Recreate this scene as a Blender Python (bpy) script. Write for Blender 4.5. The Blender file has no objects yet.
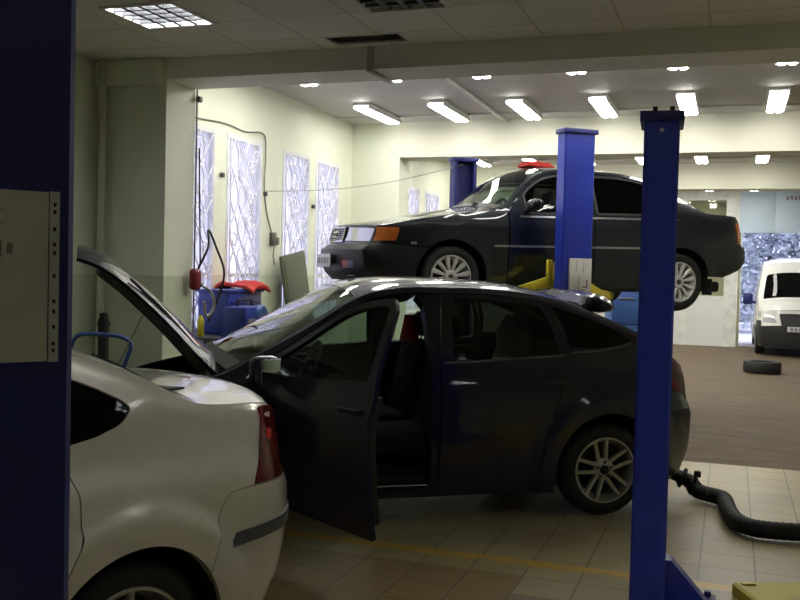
import bpy, bmesh, math, random
import numpy as np
from mathutils import Vector, Matrix
from mathutils.geometry import delaunay_2d_cdt
random.seed(7)
S = bpy.context.scene
COL = S.collection
R = math.radians
PI = math.pi

# ------------------------------------------------------------------ materials
def mat(name, col, rough=0.5, metal=0.0, coat=0.0, var=0.08, scale=6.0, bump=0.0, spec=0.5, emit=None, estr=0.0, col2=None):
    m = bpy.data.materials.new(name); m.use_nodes = True
    nt = m.node_tree; b = nt.nodes['Principled BSDF']
    tc = nt.nodes.new('ShaderNodeTexCoord'); nz = nt.nodes.new('ShaderNodeTexNoise')
    nz.inputs['Scale'].default_value = scale; nz.inputs['Detail'].default_value = 5
    nt.links.new(tc.outputs['Object'], nz.inputs['Vector'])
    mx = nt.nodes.new('ShaderNodeMix'); mx.data_type = 'RGBA'
    c = tuple(col) + (1,)
    d = tuple(col2) + (1,) if col2 else tuple(max(0, v * (1 - var * 2)) for v in col) + (1,)
    mx.inputs[6].default_value = c; mx.inputs[7].default_value = d
    rp = nt.nodes.new('ShaderNodeValToRGB'); rp.color_ramp.elements[0].position = .38; rp.color_ramp.elements[1].position = .66
    nt.links.new(nz.outputs['Fac'], rp.inputs['Fac']); nt.links.new(rp.outputs['Color'], mx.inputs[0])
    nt.links.new(mx.outputs[2], b.inputs['Base Color'])
    b.inputs['Roughness'].default_value = rough; b.inputs['Metallic'].default_value = metal
    b.inputs['Coat Weight'].default_value = coat; b.inputs['Coat Roughness'].default_value = 0.04
    b.inputs['Specular IOR Level'].default_value = spec
    if bump:
        bp = nt.nodes.new('ShaderNodeBump'); bp.inputs['Strength'].default_value = bump; bp.inputs['Distance'].default_value = .01
        nt.links.new(nz.outputs['Fac'], bp.inputs['Height']); nt.links.new(bp.outputs['Normal'], b.inputs['Normal'])
    if emit:
        b.inputs['Emission Color'].default_value = tuple(emit) + (1,); b.inputs['Emission Strength'].default_value = estr
    return m

def glass_mat(name, tint, refl=1.0, haze=0.0):
    m = bpy.data.materials.new(name); m.use_nodes = True
    nt = m.node_tree; nt.nodes.clear()
    out = nt.nodes.new('ShaderNodeOutputMaterial'); tr = nt.nodes.new('ShaderNodeBsdfTransparent')
    gl = nt.nodes.new('ShaderNodeBsdfGlossy'); lw = nt.nodes.new('ShaderNodeLayerWeight'); pw = nt.nodes.new('ShaderNodeMath'); pw.operation = 'POWER'; pw.inputs[1].default_value = 5
    fr = nt.nodes.new('ShaderNodeMapRange'); fr.inputs['To Min'].default_value = .03; fr.inputs['To Max'].default_value = .9
    nt.links.new(lw.outputs['Facing'], pw.inputs[0]); nt.links.new(pw.outputs[0], fr.inputs['Value']); mx = nt.nodes.new('ShaderNodeMixShader')
    tr.inputs['Color'].default_value = tuple(tint) + (1,); gl.inputs['Roughness'].default_value = .02
    gl.inputs['Color'].default_value = (refl, refl, refl, 1)
    nz = nt.nodes.new('ShaderNodeTexNoise'); nz.inputs['Scale'].default_value = 3
    nt.links.new(fr.outputs['Result'], mx.inputs['Fac'])
    if haze:
        df = nt.nodes.new('ShaderNodeBsdfTranslucent'); df.inputs['Color'].default_value = (.9, .9, .95, 1)
        m2 = nt.nodes.new('ShaderNodeMixShader')
        mr = nt.nodes.new('ShaderNodeMapRange'); mr.inputs['To Min'].default_value = haze * .7; mr.inputs['To Max'].default_value = haze * 1.3
        nt.links.new(nz.outputs['Fac'], mr.inputs['Value']); nt.links.new(mr.outputs['Result'], m2.inputs['Fac'])
        nt.links.new(tr.outputs['BSDF'], m2.inputs[1]); nt.links.new(df.outputs['BSDF'], m2.inputs[2]); src = m2.outputs['Shader']
    else:
        src = tr.outputs['BSDF']
    nt.links.new(src, mx.inputs[1]); nt.links.new(gl.outputs['BSDF'], mx.inputs[2])
    nt.links.new(mx.outputs['Shader'], out.inputs['Surface'])
    return m

def paint(name, col, metal=0.35, rough=0.32, spec=.5):
    m = mat(name, col, rough=rough, metal=metal, coat=1.0, var=.03, scale=14, spec=spec)
    return m

M = {}
M['graphite'] = paint('graphite_paint', (.013, .014, .036), .25, .4, .12)
M['door_blue'] = M['graphite']
M['audi'] = paint('dark_green_grey_paint', (.008, .011, .017), .2, .4, .12)
M['silver'] = paint('champagne_silver_paint', (.62, .60, .51), .42, .36)
M['white_paint'] = paint('white_van_paint', (.75, .75, .72), 0, .4)
M['plastic'] = mat('black_plastic', (.018, .018, .019), .55)
M['rubber'] = mat('black_rubber', (.013, .013, .013), .7, bump=.15, scale=40)
M['trim'] = mat('grey_trim', (.06, .062, .066), .5)
M['alloy'] = mat('alloy_metal', (.50, .50, .47), .35, .75)
M['cover'] = mat('silver_wheel_cover', (.62, .62, .60), .4, .3)
M['chrome'] = mat('chrome', (.75, .75, .75), .12, 1.0)
M['brake'] = mat('brake_iron', (.03, .028, .027), .5, .6)
M['under'] = mat('underbody_black', (.008, .008, .008), .8)
M['fabric'] = mat('dark_seat_fabric', (.022, .023, .025), .9, scale=60, bump=.2)
M['fabric2'] = mat('grey_seat_fabric', (.13, .15, .14), .9, scale=60, bump=.2)
M['interior'] = mat('dark_interior', (.012, .012, .013), .75)
M['redlamp'] = mat('red_lens', (.60, .010, .010), .15, coat=1, spec=.6)
M['redlamp2'] = mat('dark_red_lens', (.14, .003, .005), .22, spec=.3, var=.3, scale=5)
M['orange'] = mat('orange_lens', (.58, .15, .02), .25, coat=.5)
M['lens'] = mat('clear_lens', (.62, .64, .66), .12, .5, coat=1)
M['plate'] = mat('plate_white', (.62, .62, .64), .4)
M['mark'] = mat('dark_print', (.05, .05, .06), .6)
M['greyprint'] = mat('faint_grey_print', (.22, .22, .22), .7)
M['glass'] = glass_mat('tinted_car_glass', (.66, .72, .69), refl=.6)
M['glassd'] = glass_mat('dark_car_glass', (.20, .22, .21), refl=.6)
M['wscreen'] = glass_mat('windscreen_glass', (.60, .66, .62))
M['pane'] = glass_mat('window_pane', (.80, .80, .84), haze=.30)
M['pane2'] = glass_mat('partition_pane', (.93, .93, .90))
M['mirror'] = mat('mirror_glass', (.8, .8, .78), .03, 1.0)
M['blue'] = mat('blue_lift_paint', (.016, .036, .38), .38, coat=.3, var=.10, scale=3)
M['bluedk'] = mat('dark_blue_paint', (.013, .018, .16), .45)
M['blue2'] = mat('blue_tool_paint', (.03, .05, .30), .4)
M['blue3'] = mat('mid_blue_paint', (.05, .12, .36), .45)
M['yellow'] = mat('yellow_paint', (.62, .52, .03), .45, var=.18, scale=9)
M['yellow2'] = mat('worn_yellow_paint', (.52, .43, .012), .5, var=.12, scale=4, col2=(.40, .33, .03))
M['red'] = mat('red_cloth', (.55, .03, .02), .75, scale=18, bump=.3)
M['red2'] = mat('red_plastic', (.20, .012, .016), .4)
M['paper'] = mat('white_paper', (.62, .60, .57), .6)
M['steel'] = mat('bare_steel', (.42, .42, .42), .35, .8)
M['black'] = mat('matt_black', (.012, .012, .013), .6)
M['cream'] = mat('cream_wall', (.66, .66, .50), .7)
M['whitefr'] = mat('white_frame', (.74, .75, .72), .45)
M['whitepan'] = mat('white_panel', (.70, .71, .70), .5, var=.02, scale=1)
M['grille'] = mat('white_grille', (.80, .80, .84), .5)
M['green'] = mat('grey_green_board', (.075, .090, .045), .6, var=.05)
M['lum'] = mat('luminaire_white', (.75, .75, .72), .5)
M['pipe'] = mat('pipe_paint', (.60, .62, .47), .55)
M['conduit'] = mat('dull_conduit', (.46, .46, .42), .6)
M['cable'] = mat('dark_cable', (.22, .21, .17), .6)
M['concrete'] = mat('concrete', (.10, .09, .075), .8)
M['trunk'] = mat('bark', (.10, .085, .07), .9)
M['leaf'] = mat('frosted_foliage', (.26, .32, .34), .8, var=.3, scale=2.0, col2=(.62, .66, .76))
M['bluepanel'] = mat('pale_blue_panel', (.55, .66, .78), .5, var=.02)
M['yard'] = mat('snowy_yard', (.80, .80, .86), .9, var=.05)
M['palegreen'] = mat('pale_green_steel', (.45, .62, .52), .4)
M['teal'] = mat('grey_teal_cloth', (.24, .36, .33), .85, scale=20, bump=.2)

def lum_mat(name, col, s):
    m = bpy.data.materials.new(name); m.use_nodes = True; nt = m.node_tree; nt.nodes.clear()
    o = nt.nodes.new('ShaderNodeOutputMaterial'); e = nt.nodes.new('ShaderNodeEmission')
    e.inputs['Color'].default_value = tuple(col) + (1,); e.inputs['Strength'].default_value = s
    nt.links.new(e.outputs['Emission'], o.inputs['Surface']); return m
LUM = 17.0
M['tube'] = lum_mat('lit_diffuser', (1, .97, .90), LUM)
M['tube_near'] = lum_mat('lit_troffer_tube', (.96, .97, 1.0), 24.0)

# two-tone painted wall: pale above the dado line, greener below
def wall_mat(name, top, bot, zline):
    m = mat(name, top, .6, var=.03, scale=1.5, bump=.03)
    nt = m.node_tree; b = nt.nodes['Principled BSDF']
    g = nt.nodes.new('ShaderNodeNewGeometry'); sp = nt.nodes.new('ShaderNodeSeparateXYZ'); nt.links.new(g.outputs['Position'], sp.inputs[0])
    lt = nt.nodes.new('ShaderNodeMath'); lt.operation = 'LESS_THAN'; lt.inputs[1].default_value = zline
    nt.links.new(sp.outputs['Z'], lt.inputs[0])
    mx = nt.nodes.new('ShaderNodeMix'); mx.data_type = 'RGBA'; mx.inputs[7].default_value = tuple(bot) + (1,)
    src = b.inputs['Base Color'].links[0].from_socket
    nt.links.new(lt.outputs[0], mx.inputs[0]); nt.links.new(src, mx.inputs[6]); nt.links.new(mx.outputs[2], b.inputs['Base Color'])
    return m
M['wall'] = wall_mat('painted_wall', (.74, .77, .63), (.55, .60, .44), 1.55)
M['ceilfar'] = mat('white_ceiling', (.60, .59, .57), .7, var=.03, scale=1)
M['beam'] = mat('beam_plaster', (.82, .82, .77), .7, var=.04, scale=1)
M['header'] = mat('header_plaster', (.72, .72, .60), .7, var=.03, scale=1)

def tile_ceiling():
    m = mat('suspended_ceiling_tiles', (.84, .83, .77), .8, var=.05, scale=1.2)
    nt = m.node_tree; b = nt.nodes['Principled BSDF']
    g = nt.nodes.new('ShaderNodeNewGeometry'); mp = nt.nodes.new('ShaderNodeMapping')
    mp.inputs['Location'].default_value = (.2, -.2, 0)
    nt.links.new(g.outputs['Position'], mp.inputs['Vector'])
    br = nt.nodes.new('ShaderNodeTexBrick'); br.offset = 0; br.squash = 1
    br.inputs['Scale'].default_value = 1; br.inputs['Brick Width'].default_value = .6; br.inputs['Row Height'].default_value = .6
    br.inputs['Mortar Size'].default_value = .010; br.inputs['Mortar'].default_value = (.22, .21, .17, 1)
    br.inputs['Color1'].default_value = (1, 1, 1, 1); br.inputs['Color2'].default_value = (.93, .93, .93, 1)
    br.inputs['Mortar'].default_value = (.72, .70, .64, 1)
    nt.links.new(mp.outputs['Vector'], br.inputs['Vector'])
    mx = nt.nodes.new('ShaderNodeMix'); mx.data_type = 'RGBA'; mx.blend_type = 'MULTIPLY'; mx.inputs[0].default_value = 1
    nt.links.new(b.inputs['Base Color'].links[0].from_socket, mx.inputs[6]); nt.links.new(br.outputs['Color'], mx.inputs[7])
    nt.links.new(mx.outputs[2], b.inputs['Base Color']); return m
M['ceilnear'] = tile_ceiling()

def floor_mat():
    m = bpy.data.materials.new('workshop_floor'); m.use_nodes = True; nt = m.node_tree; b = nt.nodes['Principled BSDF']
    N = nt.nodes.new; L = nt.links.new
    g = N('ShaderNodeNewGeometry'); sp = N('ShaderNodeSeparateXYZ'); L(g.outputs['Position'], sp.inputs[0])
    mp = N('ShaderNodeMapping'); mp.inputs['Location'].default_value = (.12, .03, 0); L(g.outputs['Position'], mp.inputs['Vector'])
    br = N('ShaderNodeTexBrick'); br.offset = 0; br.squash = 1; br.inputs['Scale'].default_value = 1
    br.inputs['Brick Width'].default_value = .3; br.inputs['Row Height'].default_value = .3; br.inputs['Mortar Size'].default_value = .005
    br.inputs['Color1'].default_value = (.43, .37, .205, 1); br.inputs['Color2'].default_value = (.385, .33, .185, 1); br.inputs['Mortar'].default_value = (.20, .165, .10, 1)
    L(mp.outputs['Vector'], br.inputs['Vector'])
    nz = N('ShaderNodeTexNoise'); nz.inputs['Scale'].default_value = 1.6; nz.inputs['Detail'].default_value = 8; L(g.outputs['Position'], nz.inputs['Vector'])
    rp = N('ShaderNodeValToRGB'); rp.color_ramp.elements[0].position = .3; rp.color_ramp.elements[0].color = (.72, .70, .66, 1); rp.color_ramp.elements[1].position = .65; rp.color_ramp.elements[1].color = (1, 1, 1, 1)
    L(nz.outputs['Fac'], rp.inputs['Fac'])
    def mul(a, bb):
        x = N('ShaderNodeMix'); x.data_type = 'RGBA'; x.blend_type = 'MULTIPLY'; x.inputs[0].default_value = 1; L(a, x.inputs[6]); L(bb, x.inputs[7]); return x.outputs[2]
    def mask(sock, lo, hi):
        a = N('ShaderNodeMath'); a.operation = 'GREATER_THAN'; a.inputs[1].default_value = lo; L(sock, a.inputs[0])
        c = N('ShaderNodeMath'); c.operation = 'LESS_THAN'; c.inputs[1].default_value = hi; L(sock, c.inputs[0])
        d = N('ShaderNodeMath'); d.operation = 'MULTIPLY'; L(a.outputs[0], d.inputs[0]); L(c.outputs[0], d.inputs[1]); return d.outputs[0]
    def mix(f, a, colr=None, s=None):
        x = N('ShaderNodeMix'); x.data_type = 'RGBA'; L(f, x.inputs[0]); L(a, x.inputs[6])
        if colr: x.inputs[7].default_value = tuple(colr) + (1,)
        else: L(s, x.inputs[7])
        return x.outputs[2]
    def both(a, c):
        d = N('ShaderNodeMath'); d.operation = 'MULTIPLY'; L(a, d.inputs[0]); L(c, d.inputs[1]); return d.outputs[0]
    X, Y = sp.outputs['X'], sp.outputs['Y']
    def tint(f, a, colr):
        x = N('ShaderNodeMix'); x.data_type = 'RGBA'; x.blend_type = 'MULTIPLY'; L(f, x.inputs[0]); L(a, x.inputs[6]); x.inputs[7].default_value = tuple(colr) + (1,); return x.outputs[2]
    base = br.outputs['Color']
    base = tint(both(mask(Y, -3, 5.07), mask(X, -6, -1.02)), base, (.72, .58, .46))       # reddish brown tiles
    base = tint(both(mask(Y, -3, 4.77), mask(X, -1.02, -.42)), base, (.66, .68, .80))      # grey tiles
    tile = mul(base, rp.outputs['Color'])
    # worn yellow line
    nw = N('ShaderNodeTexNoise'); nw.inputs['Scale'].default_value = 9; nw.inputs['Detail'].default_value = 6; L(g.outputs['Position'], nw.inputs['Vector'])
    wr = N('ShaderNodeValToRGB'); wr.color_ramp.elements[0].position = .30; wr.color_ramp.elements[1].position = .44; L(nw.outputs['Fac'], wr.inputs['Fac'])
    yl = both(mask(Y, 5.265, 5.375), wr.outputs['Color'])
    tile = mix(yl, tile, (.56, .37, .05))
    # pale threshold row, then brown concrete
    tile = mix(mask(Y, 8.45, 8.85), tile, s=mul(tile, tile) if False else None, colr=(.52, .47, .33)) if False else tile
    n2 = N('ShaderNodeTexNoise'); n2.inputs['Scale'].default_value = 3.0; n2.inputs['Detail'].default_value = 10; n2.inputs['Roughness'].default_value = .7
    mp2 = N('ShaderNodeMapping'); mp2.inputs['Scale'].default_value = (.5, 1.6, 1); L(g.outputs['Position'], mp2.inputs['Vector']); L(mp2.outputs['Vector'], n2.inputs['Vector'])
    r2 = N('ShaderNodeValToRGB'); r2.color_ramp.elements[0].position = .3; r2.color_ramp.elements[0].color = (.070, .048, .026, 1); r2.color_ramp.elements[1].position = .7; r2.color_ramp.elements[1].color = (.142, .100, .057, 1)
    L(n2.outputs['Fac'], r2.inputs['Fac'])
    allc = mix(mask(Y, 8.86, 99), tile, s=r2.outputs['Color'])
    L(allc, b.inputs['Base Color'])
    rr = N('ShaderNodeMapRange'); rr.inputs['To Min'].default_value = .28; rr.inputs['To Max'].default_value = .5; L(nz.outputs['Fac'], rr.inputs['Value'])
    rm = N('ShaderNodeMix'); L(mask(Y, 8.86, 99), rm.inputs[0]); L(rr.outputs['Result'], rm.inputs[2]); rm.inputs[3].default_value = .8; L(rm.outputs[0], b.inputs['Roughness'])
    bp = N('ShaderNodeBump'); bp.inputs['Strength'].default_value = .25; bp.inputs['Distance'].default_value = .004
    L(br.outputs['Fac'], bp.inputs['Height']); bp.invert = True; L(bp.outputs['Normal'], b.inputs['Normal'])
    return m
M['floor'] = floor_mat()

# ------------------------------------------------------------------ mesh helpers
class MB:
    def __init__(s): s.v = []; s.f = []; s.sm = []
    def add(s, vs, fs, smooth=False, T=None):
        o = len(s.v)
        for p in vs:
            s.v.append(tuple(T @ Vector(p)) if T is not None else tuple(p))
        for f in fs: s.f.append(tuple(i + o for i in f)); s.sm.append(smooth)
        return s
    def box(s, c, d, bev=0.0, T=None, seg=2):
        if bev <= 0:
            x, y, z = c; a, b, e = d[0] / 2, d[1] / 2, d[2] / 2
            vs = [(x + i * a, y + j * b, z + k * e) for i in (-1, 1) for j in (-1, 1) for k in (-1, 1)]
            fs = [(0, 1, 3, 2), (4, 6, 7, 5), (0, 4, 5, 1), (2, 3, 7, 6), (0, 2, 6, 4), (1, 5, 7, 3)]
            return s.add(vs, fs, False, T)
        bm = bmesh.new(); bmesh.ops.create_cube(bm, size=1)
        for v in bm.verts: v.co = Vector((v.co.x * d[0], v.co.y * d[1], v.co.z * d[2]))
        bmesh.ops.bevel(bm, geom=bm.edges[:], offset=min(bev, .49 * min(d)), segments=seg, profile=.5, affect='EDGES')
        bm.verts.index_update()
        vs = [v.co + Vector(c) for v in bm.verts]; fs = [tuple(v.index for v in f.verts) for f in bm.faces]; bm.free()
        return s.add(vs, fs, True, T)
    def lathe(s, prof, n=24, axis='z', T=None, closed=False, cap=False, smooth=True):
        vs = []; fs = []; m = len(prof)
        for i in range(n):
            a = 2 * PI * i / n; ca, sa = math.cos(a), math.sin(a)
            for r, h in prof:
                vs.append((r * ca, r * sa, h) if axis == 'z' else (r * ca, h, r * sa) if axis == 'y' else (h, r * ca, r * sa))
        for i in range(n):
            j = (i + 1) % n
            for k in range(m if closed else m - 1):
                q = (k + 1) % m
                f = (i * m + k, j * m + k, j * m + q, i * m + q)
                fs.append(f if axis != 'y' else f[::-1])
        if cap:
            for k, fl in ((0, True), (m - 1, False)):
                ring = [i * m + k for i in range(n)]
                if (axis == 'y'): fl = not fl
                fs.append(tuple(ring[::-1] if fl else ring))
        return s.add(vs, fs, smooth, T)
    def tube(s, path, r, n=8, cap=True, T=None, rfun=None):
        P = [Vector(p) for p in path]; m = len(P); vs = []; fs = []
        t = (P[1] - P[0]).normalized(); up = Vector((0, 0, 1)) if abs(t.z) < .9 else Vector((1, 0, 0))
        nrm = (up - t * up.dot(t)).normalized()
        for i in range(m):
            t = (P[min(i + 1, m - 1)] - P[max(i - 1, 0)]).normalized()
            nrm = (nrm - t * nrm.dot(t)).normalized(); bn = t.cross(nrm)
            rr = rfun(i / (m - 1)) if rfun else r
            for k in range(n):
                a = 2 * PI * k / n; vs.append(P[i] + nrm * (rr * math.cos(a)) + bn * (rr * math.sin(a)))
        for i in range(m - 1):
            for k in range(n):
                q = (k + 1) % n; fs.append((i * n + k, i * n + q, (i + 1) * n + q, (i + 1) * n + k))
        if cap: fs.append(tuple(range(n))[::-1]); fs.append(tuple((m - 1) * n + k for k in range(n)))
        return s.add(vs, fs, True, T)
    def prism(s, poly, h0, h1, axis='z', T=None):
        n = len(poly)
        def mk(p, h): return (p[0], p[1], h) if axis == 'z' else (p[0], h, p[1]) if axis == 'y' else (h, p[0], p[1])
        vs = [mk(p, h0) for p in poly] + [mk(p, h1) for p in poly]
        fs = [tuple(range(n))[::-1], tuple(range(n, 2 * n))] + [(i, (i + 1) % n, n + (i + 1) % n, n + i) for i in range(n)]
        return s.add(vs, fs, False, T)
    def build(s, name, m, parent=None, loc=(0, 0, 0), rot=(0, 0, 0), sub=None):
        me = bpy.data.meshes.new(name)
        vs = s.v if sub is None else [(p[0] - sub[0], p[1] - sub[1], p[2] - sub[2]) for p in s.v]
        me.from_pydata(vs, [], s.f); me.polygons.foreach_set('use_smooth', s.sm)
        bm = bmesh.new(); bm.from_mesh(me); bmesh.ops.recalc_face_normals(bm, faces=bm.faces[:]) if getattr(s, 'recalc', True) else None
        for e in bm.edges:
            if len(e.link_faces) == 2 and e.calc_face_angle(0) > .7: e.smooth = False
        bm.to_mesh(me); bm.free(); me.update()
        me.materials.append(m)
        o = bpy.data.objects.new(name, me); COL.objects.link(o)
        o.location = loc if sub is None else sub; o.rotation_euler = rot
        if parent: o.parent = parent
        return o

def tag(o, label=None, cat=None, group=None, kind=None):
    if label: o['label'] = label
    if cat: o['category'] = cat
    if group: o['group'] = group
    if kind: o['kind'] = kind
    return o
def thing(name, label, cat, loc=(0, 0, 0), rz=0.0, group=None):
    o = bpy.data.objects.new(name, None); COL.objects.link(o); o.empty_display_size = .1
    o.location = loc; o.rotation_euler = (0, 0, rz); return tag(o, label, cat, group)
def copy_tree(o, parent=None):
    c = o.copy(); COL.objects.link(c)
    if parent: c.parent = parent
    for ch in list(o.children): copy_tree(ch, c)
    return c
def struct(name, mb, m):
    return tag(mb.build(name, m), kind='structure')

# ------------------------------------------------------------------ 2-D panels
def fillet(pts, n=5):
    out = []; N = len(pts)
    for i, p in enumerate(pts):
        r = p[2] if len(p) > 2 else 0
        if r <= 0: out.append((p[0], p[1])); continue
        a = Vector(pts[i - 1][:2]); b = Vector(p[:2]); c = Vector(pts[(i + 1) % N][:2])
        d1 = (a - b); d2 = (c - b); r1 = min(r, d1.length * .48); r2 = min(r, d2.length * .48)
        p0 = b + d1.normalized() * r1; p2 = b + d2.normalized() * r2
        for k in range(n + 1):
            t = k / n; out.append(tuple(p0 * (1 - t) ** 2 + b * (2 * t * (1 - t)) + p2 * t * t))
    return out
def inset(pts, d):
    n = len(pts); A = sum(pts[i][0] * pts[(i + 1) % n][1] - pts[(i + 1) % n][0] * pts[i][1] for i in range(n)); sg = 1 if A > 0 else -1
    out = []
    for i in range(n):
        a, b, c = Vector(pts[i - 1]), Vector(pts[i]), Vector(pts[(i + 1) % n])
        e1 = (b - a); e2 = (c - b)
        if e1.length < 1e-7 or e2.length < 1e-7: out.append(pts[i]); continue
        e1.normalize(); e2.normalize()
        n1 = Vector((-e1.y, e1.x)) * sg; n2 = Vector((-e2.y, e2.x)) * sg
        m = n1 + n2; L = m.length
        if L < .3: out.append(tuple(b + n1 * d)); continue
        m /= L; out.append(tuple(b + m * (d / max(.4, m.dot(n1)))))
    return out
def inside(pts, poly):
    x, y = pts[:, 0], pts[:, 1]; r = np.zeros(len(pts), bool); n = len(poly)
    for i in range(n):
        x0, y0 = poly[i - 1]; x1, y1 = poly[i]
        if y0 == y1: continue
        c = ((y0 > y) != (y1 > y)) & (x < (x1 - x0) * (y - y0) / (y1 - y0) + x0); r ^= c
    return r
def resample(poly, h):
    out = []
    n = len(poly)
    for i in range(n):
        a = np.array(poly[i]); b = np.array(poly[(i + 1) % n]); L = np.linalg.norm(b - a)
        if L < 1e-6: continue
        k = max(1, int(math.ceil(L / h)))
        for j in range(k): out.append(tuple(a + (b - a) * j / k))
    return out
def tri2d(outer, holes, h, sb):
    sc = lambda P: [(p[0], p[1] * sb) for p in P]
    loops = [resample(sc(outer), h * .7)] + [resample(sc(q), h * .7) for q in holes]
    pts = []; edges = []
    for lp in loops:
        o = len(pts); pts += lp; edges += [(o + i, o + (i + 1) % len(lp)) for i in range(len(lp))]
    bd = np.array(pts); x0, y0 = bd.min(0); x1, y1 = bd.max(0)
    gx, gy = np.meshgrid(np.arange(x0 + h * .5, x1, h), np.arange(y0 + h * .5, y1, h)); g = np.stack([gx.ravel(), gy.ravel()], 1)
    if len(g):
        ok = inside(g, loops[0])
        for q in loops[1:]: ok &= ~inside(g, q)
        g = g[ok]
        if len(g):
            d = np.sqrt(((g[:, None, :] - bd[None]) ** 2).sum(2)).min(1); g = g[d > h * .45]
    co = [Vector(p) for p in pts] + [Vector(p) for p in g]
    vs, _, fs, *_ = delaunay_2d_cdt(co, edges, [], 0, 1e-6)
    V = np.array([tuple(v) for v in vs]); F = np.array([f for f in fs if len(f) == 3])
    cen = V[F].mean(1); ok = inside(cen, loops[0])
    for q in loops[1:]: ok &= ~inside(cen, q)
    F = F[ok]
    V = V.copy(); V[:, 1] /= sb
    return V, F
def shell(mb, outer, holes, fn, nsign, thick=.02, h=.06, sb=1.0, off=0.0, gap=0.0025):
    """fn(a,b)->Vector ; nsign(n)->bool True when the normal points outward. Adds front, back and rim."""
    outer = fillet(outer); holes = [fillet(q) for q in holes]
    if gap:
        outer = [(p[0], p[1] / 1) for p in inset([(q[0], q[1] * sb) for q in outer], gap)]; outer = [(p[0], p[1] / sb) for p in outer]
    V, F = tri2d(outer, holes, h, sb)
    e = 1e-3; P = []; Nn = []
    for a, b in V:
        p = fn(a, b); da = fn(a + e, b) - fn(a - e, b); db = fn(a, b + e / sb) - fn(a, b - e / sb)
        n = da.cross(db)
        n = n.normalized() if n.length > 1e-12 else Vector((0, 0, 1))
        if not nsign(n): n = -n
        P.append(p + n * off); Nn.append(n)
    T = []
    for t in F:
        a, b, c = (P[i] for i in t); m = Nn[t[0]] + Nn[t[1]] + Nn[t[2]]
        T.append(tuple(t) if (b - a).cross(c - a).dot(m) > 0 else (t[0], t[2], t[1]))
    B = [p - n * thick for p, n in zip(P, Nn)]
    mb.add(P, T, True); mb.add(B, [t[::-1] for t in T], True)
    cnt = {}
    for t in T:
        for i in range(3):
            k = (t[i], t[(i + 1) % 3]); cnt[k] = 1
    rim = [k for k in cnt if (k[1], k[0]) not in cnt]
    vs = []; fs = []
    for a, b in rim:
        o = len(vs); vs += [P[b], P[a], B[a], B[b]]; fs.append((o, o + 1, o + 2, o + 3))
    mb.add(vs, fs, False)
    mb.recalc = False

def curve(pts, n=400):
    """smooth monotone-ish interpolation table -> function"""
    xs = np.array([p[0] for p in pts], float); ys = np.array([p[1] for p in pts], float)
    d = np.diff(ys) / np.diff(xs); m = np.zeros(len(xs)); m[0] = d[0]; m[-1] = d[-1]
    for i in range(1, len(xs) - 1):
        if d[i - 1] * d[i] > 0:
            w1 = 2 * (xs[i + 1] - xs[i]) + (xs[i] - xs[i - 1]); w2 = (xs[i + 1] - xs[i]) + 2 * (xs[i] - xs[i - 1])
            m[i] = (w1 + w2) / (w1 / d[i - 1] + w2 / d[i])
    X = np.linspace(xs[0], xs[-1], n); k = np.clip(np.searchsorted(xs, X) - 1, 0, len(xs) - 2); hh = xs[k + 1] - xs[k]; t = (X - xs[k]) / hh
    Yv = (2 * t**3 - 3 * t**2 + 1) * ys[k] + (t**3 - 2 * t**2 + t) * hh * m[k] + (-2 * t**3 + 3 * t**2) * ys[k + 1] + (t**3 - t**2) * hh * m[k + 1]
    X = list(X); Yl = list(Yv); x0 = X[0]; st = X[1] - X[0]
    def f(x):
        u = (x - x0) / st
        if u <= 0: return float(Yl[0])
        if u >= n - 1: return float(Yl[-1])
        i = int(u); w = u - i; return float(Yl[i] * (1 - w) + Yl[i + 1] * w)
    return f
def smooth01(t): t = min(1, max(0, t)); return t * t * (3 - 2 * t)
def arc(cx, cz, r, a0, a1, n=18): return [(cx + r * math.cos(R(a0 + (a1 - a0) * i / n)), cz + r * math.sin(R(a0 + (a1 - a0) * i / n))) for i in range(n + 1)]
# ------------------------------------------------------------------ vehicles
M['chrome_dull'] = mat('dark_chrome', (.16, .16, .17), .25, .9)
class Body:
    def __init__(s, **k):
        s.__dict__.update(dict(bow=None, tum=.5, rr=.05, ro=.02, p=2.6, flares=[], bpow=2.4, rampw=.5)); s.__dict__.update(k)
    def ys(s, x, z):
        zr = s.rail(x); zb = min(s.belt(x), zr)
        y = s.W * s.plan(x) * s.sec(min(z, zb))
        if z > zb:
            u = z - zb; y -= s.tum * (u - .03 * (1 - math.exp(-u / .03)))
        t = zr - z
        if t < s.rr: y -= s.ro * (1 - max(0, t) / s.rr) ** 2
        for cx, cz, r0, wd, amt in s.flares:
            r = math.hypot(x - cx, z - cz)
            if r < r0 + wd: y += amt * smooth01(min(1, (r0 + wd - r) / .055))
        return y
    def wr(s, x): return smooth01((x - (s.xr - s.rampw)) / s.rampw)
    def wf(s, x): return smooth01(((s.xf + s.rampw) - x) / s.rampw)
    def side(s, sg):
        def f(x, z):
            return Vector((x + s.wr(x) * s.stick_r(z) - s.wf(x) * s.stick_f(z), sg * s.ys(x, z), z))
        return f
    def top(s, x, v):
        zr = s.rail(x); ye = s.ys(x, zr); a = abs(v); q = 1 - a ** s.bpow
        X = x + s.wr(x) * (s.stick_r(zr) + s.bulge_r * q) - s.wf(x) * (s.stick_f(zr) + s.bulge_f * q)
        if s.bow: X -= s.bow(x) * (1 - v * v)
        return Vector((X, v * ye, zr + s.crown(x) * (1 - a ** s.p)))
    def end(s, rear):
        xe = s.xr if rear else s.xf; zl = s.zl_r if rear else s.zl_f
        zr = s.rail(xe); cr = s.crown(xe)
        def f(v, t):
            a = abs(v); zt = zr + cr * (1 - a ** s.p); z = zl + t * (zt - zl); q = 1 - a ** s.bpow
            y = v * s.ys(xe, min(z, zr))
            return Vector(((xe + s.stick_r(z) + s.bulge_r * q) if rear else (xe - s.stick_f(z) - s.bulge_f * q), y, z))
        return f
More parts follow.
